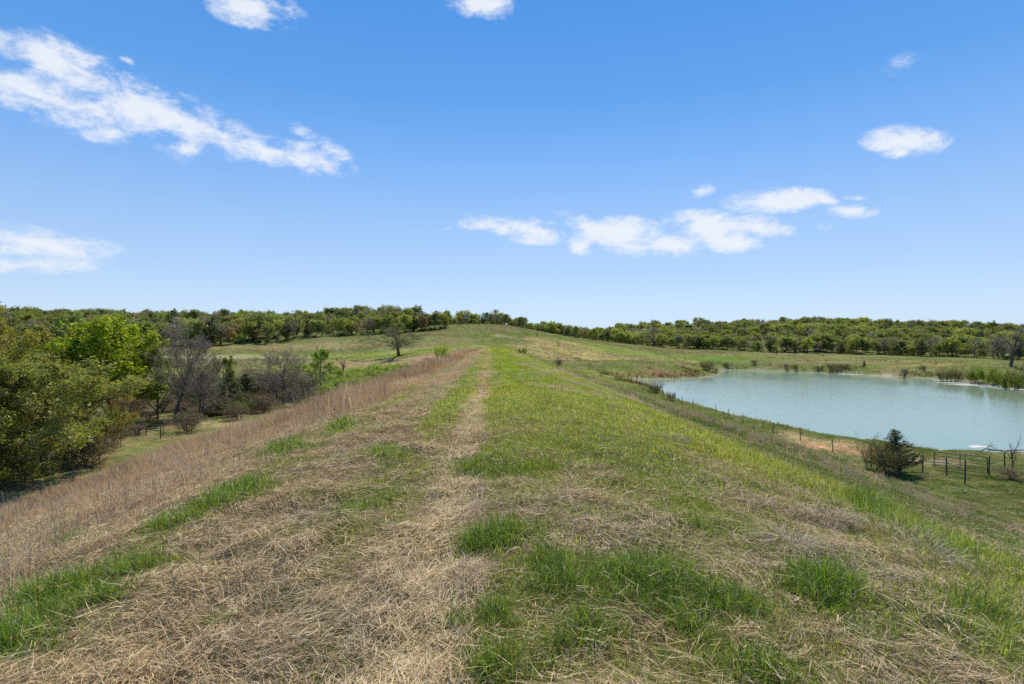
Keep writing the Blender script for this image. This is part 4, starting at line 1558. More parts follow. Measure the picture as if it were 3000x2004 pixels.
# big leafing trees of the valley
K_OLIVE = [Kind('leafing_tree_%d' % i, make_tree(600 + i, 14, .30, 6.0, [(15, 1.0, 64, .12, 5), (9, .48, 44, .14, 4), (7, .45, 42, .16, 3), (4, .5, 40, .2, 2)],
                dict(n=42000, size=.205, a=OLIVE_A, b=OLIVE_B, jit=.22), clear=.03, trunks=1, up=.025)) for i in range(2)]
K_GREEN = Kind('green_tree', make_tree(610, 16, .32, 6.4, [(20, 1.0, 60, .10, 5), (9, .45, 44, .13, 4), (7, .45, 42, .15, 3), (4, .5, 40, .2, 2)],
               dict(n=26000, size=.36, a=(.20, .27, .012), b=(.36, .42, .03), jit=.25), clear=.24))
K_BARE = [Kind('bare_tree_%d' % i, make_tree(620 + i, 14, .26, 7.0, [((8, 18, 11)[i], 1.0, 48, .09, 6), (8, .55, 38, .12, 4), (7, .52, 38, .14, 3), (6, .6, 36, .18, 2)],
               None, trunks=(3, 1, 2)[i], clear=.14, up=.045, lean=.015, bark=(.10, .085, .07), twig=(.26, .21, .155), tmin=.019)) for i in range(3)]
K_SPREAD = Kind('spreading_bare_tree', make_tree(632, 9.5, .34, 6.0, [(10, 1.0, 62, .13, 7), (9, .5, 44, .16, 5), (8, .46, 42, .17, 3), (4, .5, 40, .2, 2)],
                dict(n=5200, size=.17, a=(.13, .125, .05), b=(.2, .19, .07), jit=.2), clear=.22, up=.015, lean=.0, bark=(.06, .052, .045), twig=(.12, .105, .09), tmin=.02))
K_DEAD = Kind('dead_tree', make_tree(636, 15, .36, 8.5, [(8, 1.0, 42, .08, 7), (7, .5, 36, .14, 5), (6, .45, 36, .16, 3)], None, trunks=2, clear=.24, up=.06, lean=.01, bark=(.10, .09, .08), twig=(.2, .18, .165), tmin=.022), MAT_BARK)
K_SNAG = Kind('snag', make_tree(637, 4, .2, 2.6, [(5, 1.0, 50, .16, 5), (4, .4, 45, .2, 3), (3, .4, 40, .2, 2)], None, clear=.4, bark=(.07, .06, .05), twig=(.12, .1, .09), tmin=.015))
K_PALE = Kind('bleached_sapling', make_tree(639, 2.8, .04, 1.1, [(5, 1.0, 45, .16, 5), (4, .45, 40, .2, 3), (3, .4, 40, .2, 2)], None, clear=.45), MAT_BARK_PALE)
K_CEDAR = [Kind('cedar_%d' % i, make_cedar(640 + i, 8, 2.4, (.040, .062, .020), (.085, .11, .038), 5000, .24)) for i in range(2)]
K_WILLOW = [Kind('lime_shrub_%d' % i, make_broom(650 + i, 4, 3.4, 30, 7, (.13, .11, .07), (LIME_A, LIME_B), 7000, .22, 52)) for i in range(2)]
K_BROOM = [Kind('broom_shrub_%d' % i, make_broom(660 + i, 3, 1.8, 34, 8, (.17, .14, .095), ((.15, .15, .06), (.24, .22, .09)), 2600, .12, 30)) for i in range(3)]
K_GREY = [Kind('grey_shrub_%d' % i, make_tree(670 + i, 4, .10, 2.2, [(9, 1.0, 48, .15, 4), (8, .6, 42, .17, 3), (8, .55, 40, .2, 2)], dict(n=900, size=.12, a=(.16, .13, .06), b=(.22, .2, .09), jit=.1), trunks=5, clear=.06, up=.04, lean=.2,
               bark=(.14, .11, .08), twig=(.27, .215, .15), tmin=.013)) for i in range(2)]

ORD = ['first', 'second', 'third', 'fourth', 'fifth', 'sixth', 'seventh', 'eighth', 'ninth', 'tenth', 'eleventh', 'twelfth', 'thirteenth', 'fourteenth', 'fifteenth',
       'sixteenth', 'seventeenth', 'eighteenth', 'nineteenth', 'twentieth']


def ordinal(n):
    if n < 20:
        return ORD[n]
    n += 1
    return '%d%s' % (n, 'th' if 10 < n % 100 < 14 else {1: 'st', 2: 'nd', 3: 'rd'}.get(n % 10, 'th'))


VT = 'trees in the valley below the dam'
plant_px(K_OLIVE[0], 'leafing_tree', 130, 1035, 50, 'huge olive leafing tree in front at the left edge, crown reaching the ground', 'tree', 235, group=VT, yaw=.4)
plant_px(K_OLIVE[1], 'leafing_tree', -110, 1030, 44, 'olive leafing tree cut by the left edge, nearest to the fence post', 'tree', 190, group=VT, yaw=2.0)
plant_px(K_OLIVE[1], 'leafing_tree', 20, 880, 63, 'tall brownish olive tree behind the huge one at the left edge', 'tree', 195, group=VT, yaw=4.0, tint=(1.05, .93, .9))
plant_px(K_OLIVE[0], 'leafing_tree', 262, 1085, 62, 'tawny half-leafed tree between the huge olive tree and the bright green one', 'tree', 105, group=VT, yaw=1.2, tint=(1.15, .85, .9))
plant_px(K_GREEN, 'green_tree', 326, 918, 82, 'bright yellow-green dense tree standing above the other valley trees', 'tree', 165, group=VT, yaw=.6)
plant_px(K_BARE[0], 'bare_tree', 510, 935, 85, 'tall bare grey tree with several trunks beside the bright green tree', 'tree', 125, group=VT, yaw=.2)
plant_px(K_BARE[1], 'bare_tree', 462, 1010, 86, 'thin bare tree squeezed between the green tree and the tall bare one', 'tree', 60, group=VT, yaw=3.0)
plant_px(K_BARE[2], 'bare_tree', 585, 1030, 88, 'wide bare tree leaning over the dark cedar', 'tree', 85, group=VT, yaw=5.0)
plant_px(K_OLIVE[0], 'leafing_tree', 655, 1035, 104, 'slim olive tree with a sparse top above the dark cedars', 'tree', 42, group=VT, yaw=2.5)
plant_px(K_CEDAR[0], 'cedar_tree', 676, 1080, 97, 'dark cedar below the slim olive tree', 'tree', 48, group=VT, yaw=0)
plant_px(K_CEDAR[1], 'cedar_tree', 722, 1095, 104, 'smaller dark cedar beside the brown bare tree', 'tree', 45, group=VT, yaw=1)
plant_px(K_CEDAR[0], 'cedar_tree', 640, 1140, 93, 'low dark cedar at the foot of the bare trees', 'tree', 50, group=VT, yaw=2)
plant_px(K_BARE[0], 'bare_tree', 822, 1005, 108, 'fan-shaped bare brown tree standing alone past the cedars', 'tree', 105, group=VT, yaw=1.6)
plant_px(K_SPREAD, 'bare_tree', 905, 1085, 106, 'low dark bare tree with crooked limbs beside the fan-shaped one', 'tree', 55, group=VT, yaw=2.2)
plant_px(K_OLIVE[1], 'leafing_tree', 936, 1012, 132, 'small pale green tree in the middle of the pasture', 'tree', 38, group=VT, yaw=.9, tint=(1.0, 1.35, .8))
plant_px(K_SNAG, 'dead_snag', 1003, 1032, 140, 'dark broken snag among the lime green shrubs', 'tree', 30, group=VT)
plant_px(K_SPREAD, 'oak_tree', 1168, 948, 190, 'lone spreading bare oak in the pasture left of the dam end', 'tree', 92, group=VT, yaw=1.0)
plant_px(K_PALE, 'bleached_sapling', 853, 1140, 60, 'small bleached dead sapling in the tall grass on the dam slope', 'tree', 45, yaw=.5)
plant_px(K_GREY[0], 'bare_tree', 398, 1240, 72, 'small round bare tree behind the rusty brace posts', 'tree', 32, group=VT)
SH = 'shrubs in the valley below the dam'
for i, (px, top, dep, half, k, tn, lb) in enumerate([
        (385, 1175, 78, 36, K_GREY[0], (1.2, 1.0, .85), 'brownish bare thicket under the bright green tree'),
        (350, 1190, 74, 30, K_WILLOW[0], (.55, .62, .7), 'dark green understory bush below the bright green tree'),
        (430, 1200, 84, 30, K_GREY[1], (.9, .9, .9), 'grey thicket at the trunks of the tall bare tree'),
        (300, 1240, 66, 40, K_GREY[0], (1.0, .9, .8), 'bare brushy thicket under the tawny tree'),
        (560, 1170, 92, 42, K_GREY[1], (1.0, .95, .9), 'tangled bare brush behind the low cedar'),
        (625, 1120, 100, 40, K_GREY[0], (1.0, 1.0, 1.0), 'grey bare brush left of the slim olive tree'),
        (745, 1130, 108, 40, K_GREY[1], (1.1, .95, .85), 'brown bare brush behind the smaller cedar'),
        (765, 1175, 98, 34, K_GREY[0], (.8, .85, .75), 'dark brush in front of the fan-shaped tree'),
        (700, 1170, 94, 34, K_WILLOW[1], (.5, .65, .7), 'dark green bush between two cedars'),
        (880, 1130, 104, 36, K_GREY[1], (1.0, .95, .95), 'grey brush below the crooked dark tree'),
        (950, 1130, 112, 36, K_GREY[0], (1.0, .95, .95), 'pale grey brush beside the lime green shrubs'),
        (985, 1115, 105, 42, K_WILLOW[0], (.85, .95, .9), 'lime green shrub nearest the rust coloured grass'),
        (1040, 1085, 118, 40, K_WILLOW[1], (1.0, 1.0, 1.0), 'broad lime green shrub above the rust coloured grass'),
        (1095, 1062, 135, 42, K_WILLOW[0], (1.0, 1.0, 1.0), 'tall lime green shrub in front of the dead snag'),
        (1150, 1060, 150, 40, K_WILLOW[1], (.95, 1.0, .9), 'lime green shrub nearest the lone spreading oak'),
        (1075, 1100, 108, 38, K_WILLOW[1], (.8, .9, .8), 'low lime green shrub half hidden by tall grass'),
        (1010, 1075, 138, 30, K_WILLOW[0], (.9, .95, .8), 'small lime green shrub under the snag'),
        (955, 1095, 125, 30, K_WILLOW[0], (.9, 1.0, .8), 'lime green shrub under the small pale green tree'),
        (880, 1062, 150, 26, K_WILLOW[1], (.9, 1.0, .8), 'small green shrub left of the pale green tree'),
        (1290, 998, 112, 22, K_WILLOW[1], (1.1, 1.05, .9), 'small lime shrub sticking out above the far rusty grass'),
        (1120, 1115, 98, 30, K_WILLOW[0], (.75, .85, .8), 'dark lime bush just behind the rusty grass edge'),
        (1200, 1062, 140, 30, K_WILLOW[0], (.85, .9, .8), 'lime bush in front of the lone oak trunk'),
        (590, 1190, 90, 40, K_GREY[0], (.85, .85, .8), 'dark brush below the wide leaning bare tree'),
        (660, 1195, 92, 40, K_GREY[1], (.85, .9, .75), 'olive brush in front of the low dark cedar'),
        (735, 1195, 96, 44, K_GREY[0], (1.1, .9, .8), 'reddish brown brush at the dam foot below the cedars'),
        (790, 1110, 116, 40, K_GREY[1], (.95, .95, .85), 'hazy grey brush behind the fan-shaped tree'),
        (540, 1225, 86, 36, K_GREY[1], (.9, .9, .8), 'thin brush beside the trunk of the tall bare tree'),
        (250, 1330, 60, 50, K_GREY[0], (.9, .85, .7), 'low brush at the foot of the tawny tree'),
        (120, 1400, 52, 60, K_GREY[1], (.9, .9, .75), 'low brush under the huge olive tree'),
        (1060, 1072, 142, 40, K_WILLOW[1], (.95, 1.0, .9), 'lime shrub between the snag and the lone oak'),
        (1125, 1078, 128, 44, K_WILLOW[1], (.9, .95, .85), 'wide lime shrub below the tall lime one'),
        (1015, 1105, 116, 44, K_WILLOW[0], (.85, .92, .85), 'lime shrub over the pale rusty grass'),
        (1175, 1075, 125, 40, K_WILLOW[0], (.9, .95, .85), 'lime shrub above the bend of the rusty grass'),
        (200, 1340, 58, 55, K_GREY[1], (.95, .9, .7), 'bare brush at the foot of the huge olive tree, beside the low brush'),
        (300, 1320, 64, 45, K_GREY[1], (.9, .85, .7), 'bare brush left of the rusty brace posts'),
        (345, 1270, 72, 45, K_OLIVE[0], (.8, .8, .8), 'low olive sapling clump behind the rusty brace posts'),
        (420, 1235, 80, 40, K_OLIVE[1], (.75, .75, .75), 'low olive sapling clump at the tall bare tree'),
        (50, 1420, 50, 70, K_GREY[0], (.9, .9, .7), 'bare brush at the left edge below the huge olive tree'),
        (680, 1150, 100, 50, K_OLIVE[0], (.75, .75, .7), 'dull olive sapling between the cedars'),
        (560, 1140, 98, 50, K_OLIVE[1], (.7, .68, .65), 'dull olive sapling behind the wide bare tree'),
        (310, 1265, 70, 46, K_GREY[0], (.8, .78, .6), 'dark brush just behind the valley fence, under the tawny tree'),
        (360, 1255, 76, 46, K_OLIVE[1], (.62, .62, .55), 'dark olive brush behind the first rusty brace post'),
        (440, 1240, 84, 46, K_GREY[1], (.85, .82, .65), 'brown brush behind the last rusty brace post'),
        (250, 1290, 64, 50, K_OLIVE[0], (.65, .65, .55), 'dark olive brush between the huge olive tree and the rusty posts'),
        (470, 1150, 96, 44, K_GREY[0], (1.0, .95, .85), 'tall brush filling the gap under the bare trees'),
        (520, 1120, 104, 44, K_GREY[1], (1.05, 1.0, .9), 'high bare brush behind the tall bare tree'),
        (600, 1085, 112, 46, K_GREY[0], (1.0, .95, .9), 'high hazy brush behind the wide leaning tree'),
        (700, 1095, 118, 46, K_GREY[1], (1.05, 1.0, .85), 'high brush behind the slim olive tree'),
        (760, 1080, 122, 42, K_GREY[0], (1.0, .95, .9), 'pale hazy brush left of the fan-shaped tree'),
        (860, 1075, 125, 42, K_GREY[1], (1.0, .98, .9), 'pale hazy brush right of the fan-shaped tree'),
        (900, 1095, 118, 40, K_GREY[0], (.95, .95, .85), 'olive brown brush behind the crooked dark tree'),
        (575, 1200, 90, 34, K_WILLOW[0], (.5, .6, .6), 'dark green bush below the wide leaning tree'),
        (400, 1130, 94, 44, K_GREY[1], (.95, .9, .8), 'tall brush under the right side of the green tree'),
        (340, 1160, 84, 50, K_GREY[0], (.95, .9, .75), 'tall brush behind the tawny tree'),
        (815, 1150, 112, 40, K_GREY[0], (1.0, .95, .95), 'bare brush around the foot of the fan-shaped tree')]):
    plant_px(k, 'shrub', px, top, dep, lb, 'shrub', half * (1.3 if k in K_WILLOW else 1.35), group=SH, tint=tn)

# a ragged line of brush along the foot of the dam
_rb = np.random.default_rng(808)
ORDB = 0
for d_ in (46, 49, 52, 55, 58, 61, 64, 77, 82, 87, 92, 97, 102, 108, 114, 120):
    X_ = -38.8 + _rb.uniform(-4.0, 1.5)
    k_ = [K_GREY[0], K_GREY[1], K_OLIVE[0], K_BROOM[0], K_GREY[1]][int(_rb.integers(5))]
    h_ = _rb.uniform(1.9, 4.2)
    v_ = _rb.uniform(.65, 1.0)
    word = 'olive' if k_ is K_OLIVE[0] else ('upright brown' if k_ is K_BROOM[0] else 'bare tangled')
    plant(k_, 'shrub', X_, d_ + _rb.uniform(-1, 1), h_, '%s brush, %s from the left in the ragged line along the dam foot' % (word, ordinal(ORDB)), 'shrub', 'brush line along the foot of the dam',
          wide=_rb.uniform(1.2, 1.8), tint=(v_, v_ * .95, v_ * .8))
    ORDB += 1

# pond side shrubs
PS = 'shrubs round the pond'
for px, top, dep, half, k, tn, lb in [
        (1922, 1112, 120, 27, K_BROOM[0], (1.0, 1.0, .9), 'dense upright olive shrub on the near bank beside the pond corner'),
        (1967, 1142, 106, 16, K_BROOM[1], (1.1, 1.0, 1.0), 'narrow upright grey shrub on the near bank'),
        (1840, 1106, 150, 16, K_BROOM[1], (1.1, .9, .8), 'reddish upright shrub where the dam meets the water'),
        (1635, 1050, 118, 18, K_GREY[0], (.9, .9, .8), 'dark bare shrub low on the dam slope, farthest along'),
        (1530, 1016, 140, 14, K_WILLOW[0], (.75, .8, .8), 'small green shrub at the far shoulder of the dam'),
        (2068, 1052, 216, 26, K_BROOM[2], (1.0, .95, .8), 'fan-shaped brown shrub on the spit of the pond'),
        (1988, 1078, 205, 8, K_BROOM[0], (.9, .8, .8), 'thin brown shrub left of the spit'),
        (2132, 1056, 246, 15, K_BROOM[0], (.9, .9, .9), 'grey shrub behind the spit'),
        (2212, 1054, 250, 12, K_GREY[0], (.9, .9, .9), 'thin grey shrub on the far bank'),
        (2305, 1063, 236, 8, K_GREY[1], (1.0, .9, .9), 'small reddish shrub on the far bank'),
        (2330, 1064, 232, 10, K_BROOM[1], (.8, .9, .7), 'low olive shrub by the far waterline'),
        (2440, 1060, 222, 26, K_BROOM[2], (.8, .75, .65), 'wide brown reedy clump at the middle of the far bank'),
        (2470, 1062, 222, 24, K_BROOM[0], (.85, .8, .7), 'brown reedy clump next to the widest one'),
        (2400, 1068, 226, 16, K_BROOM[1], (.85, .75, .7), 'low reedy clump by the far waterline'),
        (2531, 1055, 226, 7, K_CEDAR[0], (.9, .9, .9), 'tiny dark cedar on the far bank'),
        (2648, 1075, 190, 12, K_GREY[0], (.9, .85, .8), 'bare shrub overhanging the far waterline'),
        (2704, 1065, 198, 12, K_BROOM[1], (.8, .8, .8), 'upright dark shrub on the far bank slope'),
        (2768, 1072, 172, 22, K_BROOM[0], (.85, .9, .75), 'olive upright shrub left of the white mud bars'),
        (2794, 1072, 172, 24, K_BROOM[2], (.9, .85, .7), 'dense brown upright shrub above the white mud bars'),
        (2850, 1078, 165, 22, K_BROOM[1], (.9, .9, .75), 'grey-olive shrub behind the mud bars'),
        (2880, 1070, 160, 34, K_WILLOW[0], (.62, .62, .6), 'green thicket left of the tall dead tree'),
        (2930, 1076, 152, 36, K_WILLOW[1], (.55, .50, .5), 'wide olive thicket at the water by the right edge'),
        (2985, 1078, 148, 34, K_BROOM[2], (.9, .9, .6), 'tan-green thicket at the right edge of the photo'),
        (2960, 1092, 143, 28, K_WILLOW[0], (.55, .5, .5), 'low olive thicket hanging over the mud'),
        (3040, 1070, 150, 40, K_WILLOW[1], (.6, .6, .6), 'thicket just outside the right edge'),
        (2562, 1262, 49.5, 56, K_BROOM[0], (.95, .9, .9), 'broom-like bare shrub leaning left beside the young cedar'),
        (2604, 1285, 47.5, 52, K_BROOM[2], (.8, .75, .7), 'dense brown broom shrub in front of the young cedar'),
        (2970, 1262, 47.0, 26, K_SNAG, (.9, .85, .85), 'thin forked bare shrub right of the gate'),
        (2962, 1368, 45.5, 42, K_GREY[0], (1.2, 1.05, 1.0), 'low tangled bare brush right of the gate')]:
    plant_px(k, 'shrub', px, top, dep, lb, 'shrub', half, group=PS, tint=tn)
plant_px(K_CEDAR[1], 'cedar_tree', 2636, 1254, 48.8, 'young dark cedar near the pasture gate', 'tree', 58)
plant_px(K_DEAD, 'dead_tree', 2952, 945, 205, 'large grey leafless tree at the right edge behind the pond', 'tree', 95, yaw=2.4)

# ------------------------------------------------------------------ woods
fk = []
for i in range(4):
    fk.append(('olive', Kind('wood_olive_%d' % i, make_tree(700 + i, 8, .16, 3.2, [(12, 1.0, 55, .14, 4), (6, .5, 42, .16, 3), (4, .5, 40, .2, 2)],
               dict(n=2600, size=.42, a=(.135, .16, .045), b=(.25, .275, .085), jit=.3), clear=.32, trunks=1 + i % 2))))
for i in range(3):
    fk.append(('lime', Kind('wood_lime_%d' % i, make_tree(710 + i, 8, .16, 3.2, [(12, 1.0, 52, .13, 4), (6, .5, 42, .16, 3), (4, .5, 40, .2, 2)],
               dict(n=2600, size=.42, a=(.19, .23, .04), b=(.36, .38, .085), jit=.3), clear=.30))))
for i in range(3):
    fk.append(('bare', Kind('wood_bare_%d' % i, make_tree(720 + i, 8, .15, 2.9, [(12, 1.0, 42, .12, 4), (7, .55, 38, .15, 3), (6, .55, 36, .2, 2)],
               dict(n=420, size=.36, a=(.19, .165, .10), b=(.27, .24, .15), jit=.3), clear=.22, up=.05, bark=(.14, .12, .11), twig=(.27, .235, .21), tmin=.03))))
for i in range(2):
    fk.append(('dark', Kind('wood_dark_%d' % i, make_cedar(730 + i, 8, 3.0, (.045, .065, .025), (.095, .115, .045), 1500, .5))))
for i in range(2):
    fk.append(('russet', Kind('wood_russet_%d' % i, make_tree(740 + i, 8, .15, 3.0, [(12, 1.0, 52, .13, 4), (6, .5, 42, .16, 3), (4, .5, 40, .2, 2)],
               dict(n=1100, size=.5, a=(.21, .145, .075), b=(.32, .23, .13), jit=.28), clear=.2))))
WORD = {'olive': 'olive leafing', 'lime': 'yellow-green leafing', 'bare': 'bare grey', 'dark': 'dark evergreen', 'russet': 'russet budding'}


def pline(pts, px):
    p = np.array(pts, float)
    return np.interp(px, p[:, 0], p[:, 1])


LEFT_EDGE = [(-400, 195), (-200, 200), (0, 210), (300, 220), (600, 232), (824, 252), (951, 272), (1095, 292), (1207, 303), (1312, 333)]
HILL_EDGE = [(1312, 358), (1400, 376), (1500, 372), (1570, 362), (1640, 352), (1700, 352), (1800, 365)]
RIGHT_EDGE = [(1800, 372), (1900, 422), (2000, 405), (2104, 383), (2232, 363), (2400, 352), (2579, 323), (2783, 293), (3000, 263), (3300, 240), (3500, 232)]


def edge_row(edge, p0, p1, step, where, group, hm, mix, seed, fixed=()):
    rng = np.random.default_rng(seed)
    px, n, counts = p0, 0, {}
    fx = sorted(fixed)
    spots = []
    while px < p1:
        d = float(pline(edge, px)) + rng.uniform(-2, 7)
        nm = rng.choice(len(mix), p=np.array([m[1] for m in mix]) / sum(m[1] for m in mix))
        spots.append([px, d, mix[nm][0], hm * rng.choice([rng.uniform(.55, .85), rng.uniform(.85, 1.35)], p=[.35, .65])])
        px += step * rng.uniform(.6, 1.4) * 300 / d
    for f in fixed:
        spots = [s for s in spots if abs(s[0] - f[0]) > 9]
        spots.append([f[0], float(pline(edge, f[0])) - 3, f[1], f[2]])
    spots.sort()
    for px, d, typ, h in spots:
        ks = [k for t_, k in fk if t_ == typ]
        k = ks[rng.integers(len(ks))]
        p = at(px, 1000, d)
        c = counts.get(typ, 0)
        counts[typ] = c + 1
        v = rng.uniform(.85, 1.4)
        plant(k, {'dark': 'cedar_tree', 'bare': 'bare_tree'}.get(typ, 'oak_tree'), p[0], p[1], h, '%s %s tree from the left along the edge of %s' % (ordinal(c), WORD[typ], where), 'tree', group,
              yaw=rng.random() * 6.283, wide=rng.uniform(.95, 1.45), tint=(v * rng.uniform(.93, 1.08), v, v * rng.uniform(.85, 1.1)))
        n += 1
    return n


MIX_R = [('olive', .36), ('lime', .27), ('bare', .28), ('dark', .07), ('russet', .015)]
MIX_L = [('olive', .5), ('lime', .12), ('bare', .22), ('dark', .10), ('russet', .03)]
ntr = edge_row(LEFT_EDGE, -330, 1312, 22, 'the wood above the pasture', 'trees along the wood above the pasture', 8.2, MIX_L, 901,
               [(620, 'dark', 12.5), (672, 'russet', 7.5), (995, 'lime', 9.5), (858, 'bare', 10.5), (790, 'olive', 9.0)])
ntr += edge_row(HILL_EDGE, 1312, 1800, 24, 'the wood behind the hill', 'trees along the wood behind the hill', 6.2, MIX_R, 911, [(1455, 'bare', 10.5), (1430, 'olive', 8.5), (1478, 'olive', 8)])
ntr += edge_row(RIGHT_EDGE, 1800, 3280, 19, 'the wood across the pond', 'trees along the wood across the pond', 8.4, MIX_R, 921, [(1915, 'bare', 15.5), (2330, 'dark', 8), (2700, 'dark', 9.5)])

for px, top, dep, half, typ, nm, lb in [
        (560, 903, 300, 26, 'olive', 'oak_tree', 'broad dark oak rising highest above the wood behind the bare trees'), (520, 912, 300, 14, 'bare', 'bare_tree', 'slim bare tree left of the broad dark oak on the skyline'),
        (265, 905, 330, 18, 'olive', 'oak_tree', 'round oak on the skyline above the bright green tree'), (215, 908, 330, 22, 'lime', 'oak_tree', 'pale oak on the skyline left of the round one'),
        (20, 905, 260, 14, 'bare', 'bare_tree', 'bare snaggy tree on the skyline at the left edge'), (1190, 900, 318, 24, 'lime', 'oak_tree', 'tall pale green oak on the skyline above the lone pasture oak'),
        (1140, 908, 318, 22, 'olive', 'oak_tree', 'dense olive oak left of the tallest pale green oak'), (1240, 915, 325, 20, 'olive', 'oak_tree', 'olive oak right of the tallest pale green oak'),
        (1030, 908, 312, 20, 'olive', 'oak_tree', 'olive oak on the skyline over the middle of the pasture wood'), (385, 918, 340, 14, 'bare', 'bare_tree', 'bare tree on the skyline behind the green tree'),
        (1095, 912, 312, 22, 'lime', 'oak_tree', 'light green oak on the skyline between two olive oaks')]:
    ks = [k for t_, k in fk if t_ == typ]
    plant_px(ks[px % len(ks)], nm, px, top, dep, lb, 'tree', half, group='tall trees on the skyline', yaw=px * .37, tint=(.9, .95, .9) if typ == 'olive' else (1, 1, 1))

wc = bpy.data.collections.new('wood_trees')
for i, (typ, k) in enumerate(fk):
    o = bpy.data.objects.new('wood_tree_%02d' % i, k.massed('wood_tree_%02d' % i))
    wc.objects.link(o)


def wood(name, edge, p0, p1, depth_back, per_m2, seed, label, hm, mix):
    rng = np.random.default_rng(seed)
    A0, A1 = [math.atan2(*at(p, 1000, 1.0)[:2]) for p in (p0, p1)]
    n = int(abs(A1 - A0) * 400 * depth_back * per_m2)
    px = rng.uniform(p0, p1, n)
    e = pline(edge, px)
    d = e + 5 + depth_back * rng.random(n)
    P = np.array([at(a, 1000, b) for a, b in zip(px, d)])
    x, y = P[:, 0], P[:, 1]
    typs = rng.choice(len(mix), n, p=np.array([m[1] for m in mix]) / sum(m[1] for m in mix))
    pick = np.zeros(n, int)
    for j, (tname, _) in enumerate(mix):
        ids = [i for i, (t_, _) in enumerate(fk) if t_ == tname]
        m = typs == j
        pick[m] = rng.choice(ids, m.sum())
    hs = hm * rng.uniform(.65, 1.35, n) / 8.0
    hs = hs * (.62 + .8 * fbm(x / 26.0, y / 26.0, seed, 3))
    wd = hs * rng.uniform(.9, 1.5, n)
    v = rng.uniform(.8, 1.45, (n, 1)) * np.stack([rng.uniform(.92, 1.1, n), np.ones(n), rng.uniform(.85, 1.1, n)], -1)
    rot = np.stack([np.zeros(n), np.zeros(n), rng.random(n) * 6.283], -1)
    scatter(name, wc, np.stack([x, y, gz(x, y) - .2], -1), rot, np.stack([wd, wd, hs], -1), v, label, 'woods', pick, seed)
    return n


nw = wood('woods', LEFT_EDGE, -1100, 1312, 260, .022, 931, 'wood rising behind the pasture on the far side of the valley', 8.4, MIX_L)
nw += wood('woods', HILL_EDGE, 1312, 1800, 240, .016, 932, 'wood behind the grassy hill', 6.8, MIX_R)
nw += wood('woods', RIGHT_EDGE, 1800, 3900, 300, .022, 933, 'wood covering the rise across the pond', 8.6, MIX_R)
# brush under the wood edge
def edge_brush(name, edge, p0, p1, n, seed, label):
    rng = np.random.default_rng(seed)
    px = rng.uniform(p0, p1, n)
    d = pline(edge, px) + rng.normal(0, 2.5, n)
    P = np.array([at(a, 1000, b) for a, b in zip(px, d)])
    hs = rng.uniform(.10, .26, n)
    pick = rng.integers(0, len(fk), n)
    v = rng.uniform(.6, 1.1, (n, 1)) * np.array([[1.05, .95, .9]])
    scatter(name, wc, np.stack([P[:, 0], P[:, 1], gz(P[:, 0], P[:, 1]) - .3], -1), np.stack([np.zeros(n), np.zeros(n), rng.random(n) * 6.28], -1), np.stack([hs * 1.9, hs * 1.9, hs], -1), v, label, 'brush', pick, seed)


edge_brush('undergrowth', LEFT_EDGE, -250, 1312, 150, 941, 'low brush along the foot of the wood above the pasture')
edge_brush('undergrowth', HILL_EDGE, 1312, 1800, 60, 942, 'low brush along the foot of the wood behind the hill')
edge_brush('undergrowth', RIGHT_EDGE, 1800, 3300, 160, 943, 'low brush along the foot of the wood across the pond')
print('TREES', ntr, nw)

# ------------------------------------------------------------------ fences, gate and small things
def tube_path(points, r, sides=8, closed=False):
    P = np.asarray(points, float)
    if closed:
        P = np.vstack([P, P[:1]])
    v, q = tubes(P[None], np.array([r]), np.array([r]), sides)
    return v, q


def capped_post(h, r0, r1, sides=10):
    s = Soup()
    P = np.array([[0, 0, -.3], [0, 0, h * .5], [0, 0, h - .02], [0, 0, h]])
    a = np.arange(sides) / sides * 6.28318
    rs = [r0, (r0 + r1) / 2, r1, r1 * .8]
    V = np.array([[[p[0] + r * math.cos(t), p[1] + r * math.sin(t), p[2]] for t in a] for p, r in zip(P, rs)]).reshape(-1, 3)
    V = np.vstack([V, [[0, 0, h + .01]]])
    Q = [[i * sides + j, i * sides + (j + 1) % sides, (i + 1) * sides + (j + 1) % sides, (i + 1) * sides + j] for i in range(3) for j in range(sides)]
    T = [[3 * sides + j, 3 * sides + (j + 1) % sides, 4 * sides] for j in range(sides)]
    s.add(V, np.array(Q), np.array(T))
    return s


def t_post(h):
    """rolled steel T-section post with a row of studs"""
    s = Soup()

    def box(x0, x1, y0, y1, z0, z1):
        v = [(x, y, z) for x in (x0, x1) for y in (y0, y1) for z in (z0, z1)]
        q = [(0, 1, 3, 2), (4, 6, 7, 5), (0, 4, 5, 1), (2, 3, 7, 6), (0, 2, 6, 4), (1, 5, 7, 3)]
        s.add(np.array(v), np.array(q))
    box(-.042, .042, -.008, .008, -.3, h)
    box(-.006, .006, .006, .045, -.3, h - .01)
    for i in range(10):
        z = .25 + i * (h - .3) / 10
        box(-.012, .012, -.018, -.006, z, z + .025)
    return s


def gzf(x, y):
    return float(gz(np.array([float(x)]), np.array([float(y)]))[0])


TPOST = t_post(1.35).mesh('steel_post', MAT_POST)


